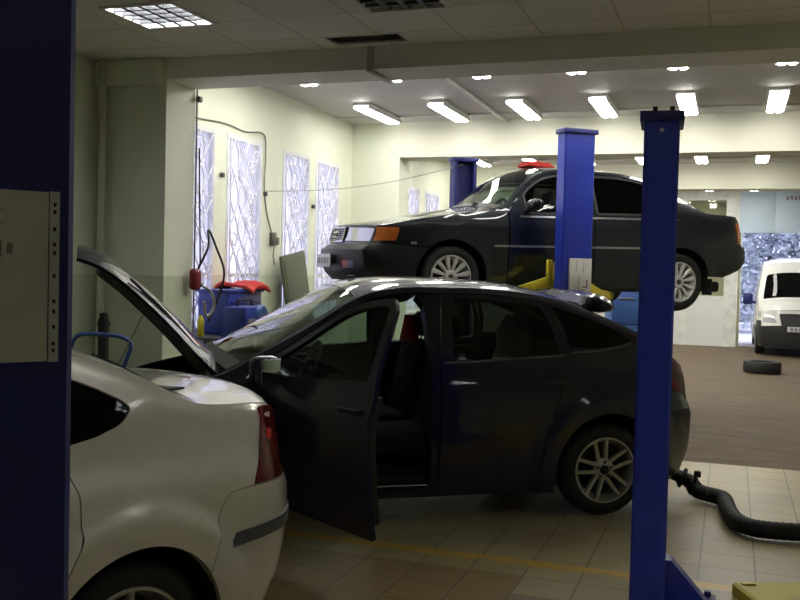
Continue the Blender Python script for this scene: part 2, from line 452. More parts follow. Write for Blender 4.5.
class CB:
    """collects panels of one vehicle; each key becomes one mesh"""
    def __init__(s, body): s.b = body; s.acc = {}
    def mb(s, key): return s.acc.setdefault(key, MB())
    def side(s, key, poly, holes=(), sides=(-1, 1), split=False, **kw):
        for sg in sides:
            k = (key, sg) if split else key
            shell(s.mb(k), poly, list(holes), s.b.side(sg), lambda n, sg=sg: n.y * sg > 0, **kw)
    def top(s, key, poly, holes=(), **kw):
        shell(s.mb(key), poly, list(holes), s.b.top, lambda n: n.z > 0 or (abs(n.z) < .02 and n.x < 0), sb=.7, **kw)
    def end(s, key, poly, holes=(), rear=True, **kw):
        shell(s.mb(key), poly, list(holes), s.b.end(rear), lambda n: (n.x > 0) == rear, sb=.7, **kw)
    def make(s, key, name, m, parent, sub=None, rot=(0, 0, 0), label=None):
        o = s.acc.pop(key).build(name, m, parent, sub=sub, rot=rot)
        if label: o['label'] = label
        return o

def wheel(parent, x, y, z, sg, Rt, w, rr, style, rim_m):
    """tyre > rim, brake_disc, hub_cap ; outer face looks along sg*y"""
    t = MB(); t.recalc = False
    prof = [(rr - .005, -w / 2 + .014), (rr + .014, -w / 2), (rr + .03, -w / 2 - .004), (Rt - .045, -w / 2 - .008), (Rt - .018, -w / 2 + .006), (Rt - .004, -w / 2 + .024),
            (Rt, -w / 2 + .045), (Rt, w / 2 - .045), (Rt - .006, w / 2 - .02), (Rt - .05, w / 2), (rr, w / 2 - .01)]
    t.lathe(prof, 48, 'y', closed=True); t.recalc = True
    o = t.build('wheel', M['rubber'], parent, loc=(x, y, z), rot=(0, 0, 0 if sg < 0 else PI))
    r = MB(); f = -w / 2
    r.lathe([(rr + .006, f + .002), (rr + .002, f - .004), (rr - .008, f - .003), (rr - .014, f + .012), (rr - .03, f + .035), (rr - .04, .03), (rr - .02, w / 2 - .012)], 48, 'y')
    def spoke(a, r0, r1, w0, w1, f0, f1, dp, off0=0, off1=0):
        ca, sa = math.cos(a), math.sin(a)
        def P(rad, tt, yy): return (rad * ca - tt * sa, yy, rad * sa + tt * ca)
        vs = [P(r0, off0 - w0, f0 + .008), P(r0, off0 - w0 * .6, f0), P(r0, off0 + w0 * .6, f0), P(r0, off0 + w0, f0 + .008), P(r0, off0 + w0, f0 + dp), P(r0, off0 - w0, f0 + dp)]
        vs += [P(r1, off1 - w1, f1 + .008), P(r1, off1 - w1 * .6, f1), P(r1, off1 + w1 * .6, f1), P(r1, off1 + w1, f1 + .008), P(r1, off1 + w1, f1 + dp), P(r1, off1 - w1, f1 + dp)]
        fs = [(i, (i + 1) % 6, 6 + (i + 1) % 6, 6 + i) for i in range(6)] + [tuple(range(6))[::-1], tuple(range(6, 12))]
        r.add(vs, fs, False)
    if style == 'twin':
        for k in range(5):
            a = 2 * PI * k / 5 + PI / 2 + .16
            for d in (-1, 1): spoke(a, .045, rr - .008, .016, .012, f + .022, f + .006, .03, d * .024, d * .045)
        r.lathe([(.001, f + .018), (.06, f + .018), (.075, f + .028), (.075, f + .06)], 24, 'y')
    elif style == 'ten':
        for k in range(12):
            a = 2 * PI * k / 12 + .2
            spoke(a, .05, rr - .004, .011, .027, f + .010, f + .002, .03)
        r.lathe([(.001, f + .002), (.06, f + .004), (.07, f + .014), (.07, f + .05)], 24, 'y')
    else:
        r.lathe([(.001, f + .03), (.07, f + .03), (.09, f + .012), (.15, f + .03), (rr - .012, f + .02)], 30, 'y')
    rim = r.build('rim', rim_m, o)
    d = MB(); d.lathe([(.001, .0), (rr - .045, .0), (rr - .045, .03), (.001, .03)], 32, 'y'); d.build('brake_disc', M['brake'], o)
    h = MB(); h.lathe([(.001, f - .002), (.026, f - .001), (.032, f + .006), (.032, f + .02)], 18, 'y')
    for k in range(5):
        a = 2 * PI * k / 5 + .3; h.lathe([(.001, f + .008), (.009, f + .008), (.010, f + .03)], 8, 'y', T=Matrix.Translation((.052 * math.cos(a), 0, .052 * math.sin(a))))
    h.build('hub_cap', M['brake'] if style != 'ten' else M['trim'], o)
    return o

def seat(parent, x, y, z, m, w=.50, headrest=True, name='front_seat', backh=.62, tilt=-.22):
    b = MB()
    b.box((x, y, z + .09), (.52, w, .17), .06)
    T = Matrix.Translation((x + .24, y, z + .12)) @ Matrix.Rotation(-tilt, 4, 'Y')
    b.box((0, 0, backh / 2), (.13, w, backh), .055, T=T)
    o = b.build(name, m, parent)
    if headrest:
        h = MB(); h.box((.0, 0, backh + .12), (.09, .26, .19), .045, T=T)
        for d in (-.07, .07): h.tube([T @ Vector((0, d, backh - .02)), T @ Vector((0, d, backh + .06))], .007, 6)
        h.build('headrest', m, o)
    return o

def cabin(root, b, xdash, xrear, W, z0=.30, fab='fabric', seat_x=-1.36, wheel_x=-1.98, bench_x=-.35, bench='fabric2'):
    f = MB(); f.box(((xdash + xrear) / 2, 0, z0 - .04), (xrear - xdash, 2 * W, .07), .02); f.build('cabin_floor', M['interior'], root)
    d = MB()
    prof = [(xdash - .22, z0), (xdash + .10, z0), (xdash + .16, .62), (xdash + .22, .80), (xdash + .20, .93), (xdash + .06, .985), (xdash - .22, .97)]
    d.prism([(p[0], p[1]) for p in prof], -W, W, 'y'); dash = d.build('dashboard', M['interior'], root)
    c = MB(); c.box((xdash + .62, 0, z0 + .17), (.9, .20, .28), .05); c.build('centre_console', M['interior'], root)
    for sg in (-1, 1): seat(root, seat_x, sg * .37, z0 + .10, M[fab])
    bb = MB(); bb.box((bench_x - .30, 0, z0 + .18), (.50, 1.22, .20), .07)
    T = Matrix.Translation((bench_x, 0, z0 + .22)) @ Matrix.Rotation(.30, 4, 'Y')
    for yy in (-.31, .31): bb.box((0, yy, .33), (.14, .60, .64), .05, T=T)
    be = bb.build('rear_bench', M[bench], root)
    for yy in (-.36, .36):
        h = MB(); h.box((.02, yy, .72), (.09, .25, .15), .045, T=T); h.build('headrest', M[bench], be)
    s = MB(); T = Matrix.Translation((wheel_x, -.37, .98)) @ Matrix.Rotation(R(-68), 4, 'Y')
    ring = [(.185 * math.cos(a), .185 * math.sin(a), 0) for a in [2 * PI * i / 28 for i in range(29)]]
    s.tube(ring, .015, 8, cap=False, T=T); s.box((0, 0, .02), (.12, .14, .04), .02, T=T)
    for a in (0, PI, -PI / 2):
        s.tube([(.04 * math.cos(a), .04 * math.sin(a), .015), (.18 * math.cos(a), .18 * math.sin(a), 0)], .014, 6, T=T)
    s.tube([(0, 0, .03), (0, 0, .3)], .03, 8, T=T)
    s.build('steering_wheel', M['plastic'], root)

def underbody(root, b, x0, x1, zb, wheels, Rw, W, name='underbody'):
    u = MB(); u.box(((x0 + x1) / 2, 0, zb), (x1 - x0, 2 * (W - .30), .12), .03)
    for cx, cz in wheels:
        for sg in (-1, 1):
            a = arc(cx, cz, Rw, -8, 188, 20); vs = []; fs = []
            for p in a: vs += [(p[0], sg * (W - .03), p[1]), (p[0], sg * (W - .34), p[1])]
            for i in range(len(a) - 1): fs.append((2 * i, 2 * i + 1, 2 * i + 3, 2 * i + 2))
            n = len(vs); fs.append(tuple(range(1, n, 2)))
            u.add(vs, fs, False)
        u.tube([(cx, -W + .25, cz), (cx, W - .25, cz)], .045, 8)
    return u.build(name, M['under'], root)

def mirror_part(parent, pos, sg, m, size=(.10, .20, .14), rot=None):
    o = MB(); o.box((0, 0, 0), size, .045, seg=3); o.tube([(-.01, -sg * size[1] * .4, -.04), (-.01, -sg * (size[1] * .5 + .07), -.06)], .028, 8)
    h = o.build('door_mirror', m, parent, loc=pos, rot=rot or (0, 0, 0))
    g = MB(); g.box((size[0] / 2 + .001, 0, 0), (.006, size[1] - .04, size[2] - .035), .002); g.build('mirror_glass', M['mirror'], h)
    return h

def handle_mb(mb, x, y, z, sg, L=.19):
    mb.box((x, y + sg * .022, z), (L, .02, .03), .009)
    for d in (-1, 1): mb.box((x + d * (L / 2 - .02), y + sg * .008, z), (.03, .03, .026), .006)

# ---- compact hatchback / sedan sharing one front half
def compact(kind, root, pm, open_door=False, open_hood=False, wstyle='twin'):
    hatch = kind == 'hatch'
    if hatch:
        rail = [(-3.57, .56), (-3.52, .635), (-3.44, .71), (-3.3, .785), (-3.0, .885), (-2.75, .945), (-2.57, 1.0), (-2.35, 1.115), (-2.12, 1.235), (-1.95, 1.33), (-1.8, 1.42), (-1.65, 1.487), (-1.5, 1.522), (-1.28, 1.54), (-1.0, 1.54), (-.75, 1.532), (-.5, 1.508), (-.27, 1.463), (-.1, 1.405), (.08, 1.335), (.2, 1.285), (.34, 1.22), (.48, 1.14), (.60, 1.05), (.66, .99)]
        belt = [(-3.6, .55), (-3.5, .62), (-2.6, .94), (-1.23, 1.04), (-.38, 1.095), (-.07, 1.12), (.2, 1.16), (.4, 1.12), (.66, .95)]
        plan = [(-3.57, .70), (-3.46, .79), (-3.3, .87), (-3.12, .93), (-2.85, .975), (-2.5, 1), (-.2, 1), (.2, .985), (.42, .95), (.56, .905), (.66, .83)]
        crown = [(-3.57, .04), (-3.46, .05), (-3.0, .06), (-2.57, .055), (-2.2, .065), (-1.7, .075), (-1.2, .065), (-.2, .06), (.3, .05), (.66, .04)]
        xr = .66; zl_r = .24; bul = .12
    else:
        rail = [(-3.57, .56), (-3.52, .635), (-3.44, .71), (-3.3, .785), (-3.0, .885), (-2.75, .945), (-2.57, 1.0), (-2.35, 1.10), (-2.12, 1.215), (-1.95, 1.30), (-1.8, 1.38), (-1.65, 1.44), (-1.5, 1.47), (-1.28, 1.488), (-1.0, 1.488), (-.75, 1.475), (-.5, 1.44), (-.3, 1.385), (-.087, 1.318), (0, 1.287), (.11, 1.24), (.22, 1.178), (.32, 1.138), (.45, 1.125), (.6, 1.115), (.72, 1.10), (.79, 1.08)]
        belt = [(-3.6, .55), (-3.5, .62), (-2.6, .92), (-1.2, 1.0), (-.38, 1.03), (-.19, 1.05), (-.03, 1.085), (.1, 1.10), (.3, 1.09), (.79, 1.02)]
        plan = [(-3.57, .70), (-3.46, .79), (-3.3, .87), (-3.12, .93), (-2.85, .975), (-2.5, 1), (-.2, 1), (.2, .992), (.42, .97), (.56, .94), (.68, .885), (.79, .77)]
        crown = [(-3.57, .04), (-3.46, .05), (-3.0, .06), (-2.57, .055), (-2.2, .065), (-1.7, .075), (-1.2, .065), (-.5, .065), (-.1, .065), (.3, .055), (.79, .045)]
        xr = .79; zl_r = .30; bul = .13
    Rw = .385 if hatch else .362
    cz = .33
    b = Body(W=.905, rail=curve(rail), belt=curve(belt), plan=curve(plan), crown=curve(crown), tum=.47 if hatch else .46,
             sec=curve([(.1, .90), (.22, .935), (.4, .97), (.6, .990), (.78, 1.0), (.87, .995), (.91, .982), (.97, .955), (1.05, .94), (1.2, .92)]),
             bow=curve([(-3.6, 0), (-3.1, .02), (-2.57, .11), (-2.3, .10), (-1.7, .05), (-1.2, 0), (.9, 0)]),
             xr=xr, xf=-3.57, bulge_r=bul, bulge_f=.10, zl_r=zl_r, zl_f=.20,
             stick_r=curve([(.1, -.03), (.3, .02), (.45, .06), (.66, .065), (.74, .045), (.80, .01), (1.2, 0)]) if hatch else curve([(.1, -.06), (.3, -.03), (.42, .03), (.62, .055), (.74, .05), (.80, .03), (.83, .0), (1.0, .0), (1.2, -.02)]),
             stick_f=curve([(.1, -.04), (.3, .03), (.5, .05), (.62, .03), (.8, 0)]),
             flares=[(0, cz, Rw - .01, .165, .034), (-2.64, cz, Rw - .01, .165, .034)])
    c = CB(b); rl = b.rail
    off = .038
    def along(x0, x1, n, d): return [(x0 + (x1 - x0) * i / n, rl(x0 + (x1 - x0) * i / n) - d) for i in range(n + 1)]
    sill = .235
    # --- fixed body
    c.side('body', [(-2.40, sill), (-2.40, .965), (-2.36, rl(-2.36) - off)] + along(-2.34, -.46 if hatch else -.40, 22, off) + along(-.46 if hatch else -.40, -2.57, 22, 0) +
           [(-3.0, rl(-3.0)), (-3.25, rl(-3.25)), (-3.28, .62)] + [(-2.64 + .36 * 0 - Rw * .95, .62)] + arc(-2.64, cz, Rw, 140, -14, 22) + [(-2.64 + Rw * .98, sill)], thick=.025)
    c.side('body', [(-2.64 + Rw * .98, .175), (-2.64 + Rw * .98, sill), (-Rw * .98, sill), (-Rw * .98, .175)], thick=.05, off=-.008, gap=.001)
    xb = -1.205 if hatch else -1.20
    c.side('body', [(xb - .052, sill), (xb - .005, sill), (xb - .005, 1.03), (xb + .055, rl(xb) - off), (xb - .115, rl(xb) - off), (xb - .068, rl(xb) - .11), (xb - .058, 1.05)], thick=.09, off=-.012, gap=0)
    if hatch:
        dedge = [(-.315, 1.128), (-.33, .95), (-.40, .74), (-.47, .52), (-.50, .36), (-.535, sill)]
        cup = [(-.34, 1.28), (-.405, 1.43), (-.46, rl(-.46) - off)]
        hole = [(-.285, 1.155, .02), (-.30, 1.285), (-.365, 1.425, .02)] + along(-.33, .08, 8, .058) + [(.185, 1.205, .02), (.17, 1.185), (.04, 1.158), (-.1, 1.148)]
        bcut = [(Rw * .93, .47), (.44, .70), (xr, .72)]
    else:
        dedge = [(-.345, 1.05), (-.26, 1.02), (-.215, .90), (-.215, .77), (-.28, .64), (-.37, .49), (-.41, .34), (-.43, sill)]
        cup = [(-.345, rl(-.345) - .07), (-.40, rl(-.40) - off)]
        hole = [(-.315, 1.045), (-.315, 1.315), (-.196, 1.268), (-.094, 1.225), (-.02, 1.185, .01), (.014, 1.155, .02), (-.028, 1.108, .03), (-.12, 1.075), (-.193, 1.062)]
        bcut = [(Rw * .99, .40), (Rw * .86, .545), (.335, .66), (.35, .76, .03), (.40, .81), (.53, .815), (xr, .80)]
    xq = cup[-1][0]
    # quarter panel
    ang = math.degrees(math.atan2(bcut[0][1] - cz, bcut[0][0]))
    Rr = math.hypot(bcut[0][0], bcut[0][1] - cz)
    if hatch: qb = arc(0, cz, Rw, 194, ang, 22)
    else: qb = arc(0, cz, Rw, 194, math.degrees(math.atan2(.545 - cz, Rw * .86)), 22)
    c.side('body', dedge[::-1][0:1] + [(-Rw * .975, sill)] + qb + (bcut[1:] if hatch else bcut[2:]) + [(xr, rl(xr))] + along(xr, xq, 26, 0)[1:] + [(xq, rl(xq) - off)] + cup[::-1][1:] + dedge[:-1], [hole], thick=.025, h=.03)
    c.side('quarter_glass', hole, split=True, thick=.004, off=-.012, gap=-.006)
    # rear bumper
    if hatch: c.side('rear_bumper', [bcut[0]] + bcut[1:] + [(xr, zl_r), (.45, zl_r), (Rw * .99, zl_r)] + arc(0, cz, Rw, -12, ang - 2, 5), thick=.02)
    else:
        a1 = math.degrees(math.atan2(.545 - cz, Rw * .86))
        c.side('rear_bumper', bcut[2:] + [(xr, zl_r), (.50, zl_r - .04), (Rw * 1.0, zl_r - .04)] + arc(0, cz, Rw, -8, a1, 8), thick=.02, gap=.001)
    c.end('rear_bumper', [(-1, 0), (1, 0), (1, .58 if hatch else .64), (-1, .58 if hatch else .64)], gap=.0)
    # top skin
    v1 = .93
    ws = [(-2.49, -.95, .03), (-2.49, .95, .03), (-1.72, v1, .03), (-1.72, -v1, .03)]
    if hatch:
        rg = [(-.02, -.78, .04), (-.02, .78, .04), (.42, .84, .05), (.42, -.84, .05)]
        c.top('body', [(-2.56, -1), (xr, -1), (xr, 1), (-2.56, 1)], [ws, rg], gap=0, h=.07)
        c.top('rear_glass', rg, off=-.006, thick=.004, gap=-.01)
        c.end('tailgate', [(-1, .58), (1, .58), (1, 1), (-1, 1)], gap=.002)
    else:
        rg = [(-.40, -.78, .04), (-.40, .78, .04), (.285, .715, .05), (.285, -.715, .05)]
        c.top('body', [(-2.56, -1), (.34, -1), (.34, 1), (-2.56, 1)], [ws, rg], gap=0, h=.07)
        for sg in (-1, 1): c.top('body', [(.34, sg * .735), (xr, sg * .84), (xr, sg), (.34, sg)], gap=0)
        c.top('rear_glass', rg, off=-.008, thick=.004, gap=-.01)
        c.top('trunk_lid', [(.335, -.735), (xr, -.84), (xr, .84), (.335, .735)], gap=.003)
        c.end('trunk_lid', [(-.80, .64), (.80, .64), (.80, 1), (-.80, 1)], gap=0)
        for sg in (-1, 1): c.end('body', [(sg * .80, .64), (sg, .64), (sg, 1), (sg * .80, 1)], gap=0)
    c.top('windscreen', ws, off=-.004, thick=.004, gap=-.01)
    c.top('cowl', [(-2.56, -.95), (-2.47, -.95), (-2.47, .95), (-2.56, .95)], off=.004, thick=.01, gap=0)
    # front end
    for sg in (-1, 1): c.top('body', [(-3.27, sg * .955), (-2.56, sg * .955), (-2.56, sg), (-3.27, sg)], gap=0)
    c.top('hood', [(-3.55, -.93), (-3.25, -.95), (-2.565, -.95), (-2.565, .95), (-3.25, .95), (-3.55, .93)], thick=.02, gap=.003)
    if open_hood: c.top('lining', [(-3.46, -.88, .06), (-3.2, -.92), (-2.62, -.92, .04), (-2.62, .92, .04), (-3.2, .92), (-3.46, .88, .06)], [[(-3.25, .1, .03), (-2.80, .1, .03), (-2.80, .7, .05), (-3.15, .7, .05)], [(-3.25, -.1, .03), (-3.15, -.7, .05), (-2.80, -.7, .05), (-2.80, -.1, .03)]], off=-.021, thick=.055, gap=0)
    c.side('front_bumper', [(-3.57, .22), (-3.57, .55), (-3.46, .60), (-3.0, .60)] + arc(-2.64, cz, Rw, 137, 190, 8) + [(-3.1, .22)], thick=.02)
    c.end('front_bumper', [(-1, 0), (1, 0), (1, 1), (-1, 1)], [[(-.45, .12, .03), (.45, .12, .03), (.55, .42, .03), (-.55, .42, .03)]], rear=False, gap=.0)
    c.end('lower_grille', [(-.47, .10), (.47, .10), (.57, .44), (-.57, .44)], rear=False, off=-.03, gap=0)
    c.side('headlight', [(-3.50, .63, .01), (-3.52, .58, .01), (-3.27, .62, .02), (-3.10, .76, .03), (-3.25, .755)], off=.004, thick=.012, split=True)
    for sg in (-1, 1): c.end(('headlight', sg), [(sg * .52, .84), (sg * 1.0, .82), (sg * 1.0, .98), (sg * .60, .97)], rear=False, off=.004, thick=.012)
    c.end('front_grille', [(-.34, .70, .04), (.34, .70, .04), (.42, .93, .04), (-.42, .93, .04)], rear=False, off=.004, thick=.01)
    body = c.make('body', 'body_shell', pm, root)
    for sg in (-1, 1): c.make(('quarter_glass', sg), 'quarter_glass', M['glassd'], root)
    c.make('rear_glass', 'rear_window', M['glassd'], root); c.make('windscreen', 'windscreen', M['wscreen'], root)
    c.make('cowl', 'cowl_panel', M['plastic'], root)
    c.make('rear_bumper', 'rear_bumper', pm, root); c.make('front_bumper', 'front_bumper', pm, root)
    c.make('lower_grille', 'lower_grille', M['plastic'], root); c.make('front_grille', 'grille', M['plastic'], root)
    for sg in (-1, 1): c.make(('headlight', sg), 'headlight', M['lens'], root)
    if hatch: c.make('tailgate', 'tailgate', pm, root)
    else: c.make('trunk_lid', 'trunk_lid', pm, root)
    # --- doors
    xr_d = dedge
    rd = [(xb, sill)] + dedge[::-1] + cup + along(cup[-1][0], xb + .06, 14, off)[1:] + [(xb + .0, 1.05)]
    if hatch: wh = [(-1.115, 1.065, .02), (-.75, 1.085), (-.365, 1.112, .03), (-.385, 1.275), (-.44, 1.405, .04)] + along(-.47, -1.06, 10, .078) + [(-1.09, rl(-1.09) - .09)]
    else: wh = [(-1.115, 1.02, .02), (-.75, 1.03), (-.375, 1.05, .02), (-.375, rl(-.38) - .085, .02)] + along(-.42, -1.06, 10, .078) + [(-1.09, rl(-1.09) - .09)]
    c.side('rear_door', rd, [wh], split=True, thick=.03, h=.055)
    c.side('rear_glass_d', wh, split=True, thick=.004, off=-.012, gap=-.006)
    c.side('rear_trim', [(xb + .03, .28), (-.60, .28), (-.42, .80), (-.40, 1.05), (xb + .03, 1.0)], split=True, off=-.031, thick=.03)
    fd = [(-2.395, sill), (xb - .01, sill), (xb - .01, 1.045), (xb - .07, rl(xb) - .10), (xb - .12, rl(xb) - off)] + along(xb - .15, -2.34, 18, off) + [(-2.385, 1.02), (-2.395, .96)]
    fh = [(-2.20, rl(-2.2) - .185, .01), (-1.7, 1.035), (xb - .075, 1.068, .02), (xb - .13, rl(xb) - .095, .03)] + along(xb - .17, -2.2, 14, .082)
    for sg in (-1, 1):
        hinge = (-2.40, sg * .865, 0)
        a = R(-67) if (open_door and sg < 0) else 0
        c.side('fd', fd, [fh], sides=(sg,), thick=.03, h=.055)
        d = c.make('fd', 'front_door', pm, root, sub=hinge, rot=(0, 0, a))
        c.side('fg', fh, sides=(sg,), thick=.004, off=-.012, gap=-.006); c.acc.pop('fg').build('window_glass', M['glass'], d); g = d.children[-1]
        for v in g.data.vertices: v.co -= Vector(hinge)
        c.side('ft', [(-2.36, .29, .03), (xb - .03, .29, .03), (xb - .03, 1.0, .03), (-2.2, .97, .03), (-2.36, .9)], sides=(sg,), off=-.031, thick=.05)
        c.side('ft', [(-2.2, .60, .03), (-1.32, .62, .03), (-1.32, .72, .03), (-2.2, .70, .03)], sides=(sg,), off=-.082, thick=.05)
        t = c.make('ft', 'door_trim', M['interior'], d)
        for v in t.data.vertices: v.co -= Vector(hinge)
        hm = MB(); handle_mb(hm, xb - .16, sg * b.ys(xb - .16, .905), .905, sg); o = hm.build('door_handle', pm, d)
        for v in o.data.vertices: v.co -= Vector(hinge)
        o = mirror_part(d, (-2.10 + 2.40, sg * (.985 - .865), 1.045), sg, pm, (.11, .19, .18), (0, 0, -sg * R(12)))
    c.acc.pop('fg', None)
    for sg in (-1, 1):
        d = c.make(('rear_door', sg), 'rear_door', pm, root)
        c.make(('rear_glass_d', sg), 'window_glass', M['glass'] if hatch else M['glassd'], d); c.make(('rear_trim', sg), 'door_trim', M['interior'], d)
        hm = MB(); handle_mb(hm, -.42 if hatch else -.44, sg * b.ys(-.42, .925), .925 if hatch else .90, sg); hm.build('door_handle', pm, d)
    if hatch:
        for sg in (-1, 1):
            c.side('bt', [(xb + .02, 1.045), (-.36, 1.092), (-.30, 1.112), (-.36, 1.106), (xb + .02, 1.060)], sides=(sg,), off=.006, thick=.012, gap=0)
            c.side('bt', [(-.27, 1.112), (-.07, 1.126), (.06, 1.146), (.17, 1.170), (.20, 1.192), (.16, 1.184), (.05, 1.160), (-.08, 1.140), (-.27, 1.126)], sides=(sg,), off=.006, thick=.012, gap=0)
            c.make('bt', 'belt_highlight_trim', M['chrome_dull'], root)
    # --- lamps
    if hatch:
        c.side('lamp', [(.50, .86, .02), (.66, .80), (.66, 1.02), (.585, 1.07), (.53, 1.05, .03)], off=.005, thick=.012, split=True)
        for sg in (-1, 1): c.end(('lamp', sg), [(sg * .84, .72), (sg * 1.0, .72), (sg * 1.0, .99), (sg * .84, .99)], off=.005, thick=.012)
    else:
        c.side('lamp', [(.525, .817), (xr, .803), (xr, 1.062), (.70, 1.092, .03), (.615, 1.10, .02), (.618, 1.06), (.60, .98), (.565, .90)], off=.006, thick=.014, split=True)
        for sg in (-1, 1): c.end(('lamp', sg), [(sg * .78, .645), (sg * 1.0, .645), (sg * 1.0, .985), (sg * .84, .97)], off=.006, thick=.014)
    for sg in (-1, 1):
        o = c.make(('lamp', sg), 'tail_light', M['redlamp2'], root)
        if not hatch:
            for (x, z, r) in ((.668, .985, .024),):
                l = MB(); p = b.side(sg)(x, z); l.lathe([(.001, -.005), (r * .6, -.004), (r * .9, -.001), (r, .006)], 16, 'y', T=Matrix.Translation(p + Vector((.004, sg * .007, 0))) @ Matrix.Rotation(0 if sg < 0 else PI, 4, 'Z') @ Matrix.Rotation(R(28), 4, 'Z'))
                l.build('lamp_bulb', M['redlamp'], o)
    if not hatch:
        c.side('strip', [(.40, .60, .01), (xr, .605), (xr, .665), (.425, .655, .01)], off=.008, thick=.012)
        c.end('strip', [(-1, .40), (1, .40), (1, .475), (-1, .475)], off=.008, thick=.012, gap=0)
        c.make('strip', 'bumper_strip', M['trim'], root)
        for sg in (-1, 1):
            fl = MB(); fl.box((.36, sg * .80, .19), (.012, .16, .30), .004); fl.build('mud_flap', M['rubber'], root)
        gz = MB(); shell(gz, [(.290, -.70), (.335, -.69), (.335, .69), (.290, .70)], [], b.top, lambda n: n.z > 0, sb=.7, off=.002, thick=.01, gap=0)
        shell(gz, [(.03, -.70), (.15, -.78), (.29, -.775), (.42, -.68), (.33, -.66), (.22, -.66), (.12, -.675)], [], b.top, lambda n: n.z > 0, sb=.7, off=.007, thick=.01, gap=0)
        shell(gz, [(.03, .70), (.12, .675), (.22, .66), (.33, .66), (.42, .68), (.29, .775), (.15, .78)], [], b.top, lambda n: n.z > 0, sb=.7, off=.007, thick=.01, gap=0)
        gz.build('window_seal', M['rubber'], root)
    # --- hood
    hx = (-2.62, 0, 1.025)
    if open_hood:
        h = c.make('hood', 'hood', pm, root, sub=hx, rot=(0, R(61), 0))
        o = c.make('lining', 'hood_lining', M['trim'], h)
        for v in o.data.vertices: v.co -= Vector(hx)
        for yy in (-.62, .62):
            k = MB(); k.tube([(-.15, yy, -.045), (-.45, yy * .98, -.115), (-.72, yy * .95, -.20)], .012, 6); k.build('hood_strip', M['steel'], h)
        for yy in (-.45, .45):
            k = MB(); k.box((-.55, yy, -.20), (.05, .025, .10), .008); k.build('hood_catch', M['black'], h)
    else:
        c.make('hood', 'hood', pm, root)
    cabin(root, b, -2.28, .35, .70)
    underbody(root, b, -3.3, .55 if hatch else .65, .27, [(0, .33), (-2.64, .33)], Rw + .004, .90)
    for x in (0, -2.64):
        for sg in (-1, 1): wheel(root, x, sg * .765, .316, sg, .316, .19, .222, wstyle, M['alloy'])
    return c

# ---- 1. dark hatchback with open door and hood
FO = thing('hatchback', 'dark graphite five-door hatchback with its front door and hood standing open', 'car', (-1.267, 7.279, 0), R(35.2))
compact('hatch', FO, M['graphite'], True, True)
# its engine bay, roof spoiler, aerial, exhaust
m = MB(); m.box((-2.98, 0, .58), (.70, 1.30, .30), .04); m.box((-2.60, 0, .62), (.05, 1.4, .50), .01); m.box((-3.36, 0, .55), (.06, 1.1, .35), .02); m.build('engine_bay', M['under'], FO)
m = MB(); m.box((-2.98, .05, .76), (.42, .55, .10), .03); m.tube([(-3.2, -.2, .82), (-3.0, -.25, .84), (-2.8, -.1, .82)], .03, 8); m.build('engine_cover', M['plastic'], FO)
m = MB(); m.box((-2.82, -.48, .76), (.24, .18, .18), .02); m.build('battery', M['black'], FO)
m = MB(); m.tube([(-3.30, .55, .74), (-3.02, .60, 1.34)], .006, 6); m.build('hood_prop', M['steel'], FO)
m = MB()
prof = [(-.03, 1.43), (-.01, 1.485), (.05, 1.505), (.12, 1.495), (.19, 1.455), (.215, 1.405), (.18, 1.375), (.08, 1.365), (-.01, 1.385)]
vs = []; fs = []; N = 25
for i in range(N):
    v = -1 + 2 * i / (N - 1); e = .35 + .65 * math.sqrt(max(0, 1 - (max(0, abs(v) - .72) / .28) ** 2))
    for (x, z) in prof: vs.append((.09 + (x - .09) * e, v * .63, 1.435 + (z - 1.435) * e + .03 * (1 - v * v)))
n = len(prof)
for i in range(N - 1):
    for k in range(n): fs.append((i * n + k, i * n + (k + 1) % n, (i + 1) * n + (k + 1) % n, (i + 1) * n + k))
fs += [tuple(range(n))[::-1], tuple((N - 1) * n + k for k in range(n))]
m.add(vs, fs, True); m.build('roof_spoiler', M['graphite'], FO)
m = MB(); m.box((-1.62, -.0, 1.595), (.05, .05, .02), .008); m.tube([(-1.62, 0, 1.60), (-1.45, 0, 1.63)], .004, 6); m.build('roof_aerial', M['black'], FO)
m = MB(); m.tube([(.2, -.32, .24), (.66, -.32, .25)], .03, 12); m.build('tailpipe', M['steel'], FO)
m = MB(); m.box((-1.24, -.835, .66), (.03, .02, .10), .008); m.build('door_striker', M['steel'], FO)

# garments left on the seats (things of their own)
m = MB()
vs = []; fs = []
for i in range(9):
    t = i / 8; w = .07 + .10 * t
    for k in range(14):
        a = 2 * PI * k / 14; vs.append((.055 * math.cos(a) * (.7 + .5 * t), w * math.sin(a) * (1 + .06 * math.sin(3 * a + i)), (.20 - .20 * t)))
for i in range(8):
    for k in range(14): fs.append((i * 14 + k, i * 14 + (k + 1) % 14, (i + 1) * 14 + (k + 1) % 14, (i + 1) * 14 + k))
fs += [tuple(range(14)), tuple(8 * 14 + k for k in range(14))[::-1]]
m.add(vs, fs, True)
o = m.build('garment', M['red']); o.matrix_world = FO.matrix_world
FM = Matrix.Translation(FO.location) @ Matrix.Rotation(R(35.2), 4, 'Z')
o.matrix_world = FM @ Matrix.Translation((-1.055, .37, 1.105)); tag(o, 'red garment draped over the front passenger headrest of the dark hatchback', 'garment')
m = MB(); vs = []; fs = []
for i in range(11):
    t = i / 10
    for k in range(16):
        a = 2 * PI * k / 16; f = 1 + .12 * math.sin(4 * a + 2 * t)
        vs.append((.05 * math.cos(a) * (1 + t), (.05 + .22 * math.sin(PI * min(1, t * .75 + .12)) ) * math.sin(a) * f, (.22 - .26 * t) + .03 * math.cos(2 * a)))
for i in range(10):
    for k in range(16): fs.append((i * 16 + k, i * 16 + (k + 1) % 16, (i + 1) * 16 + (k + 1) % 16, (i + 1) * 16 + k))
fs += [tuple(range(16)), tuple(10 * 16 + k for k in range(16))[::-1]]
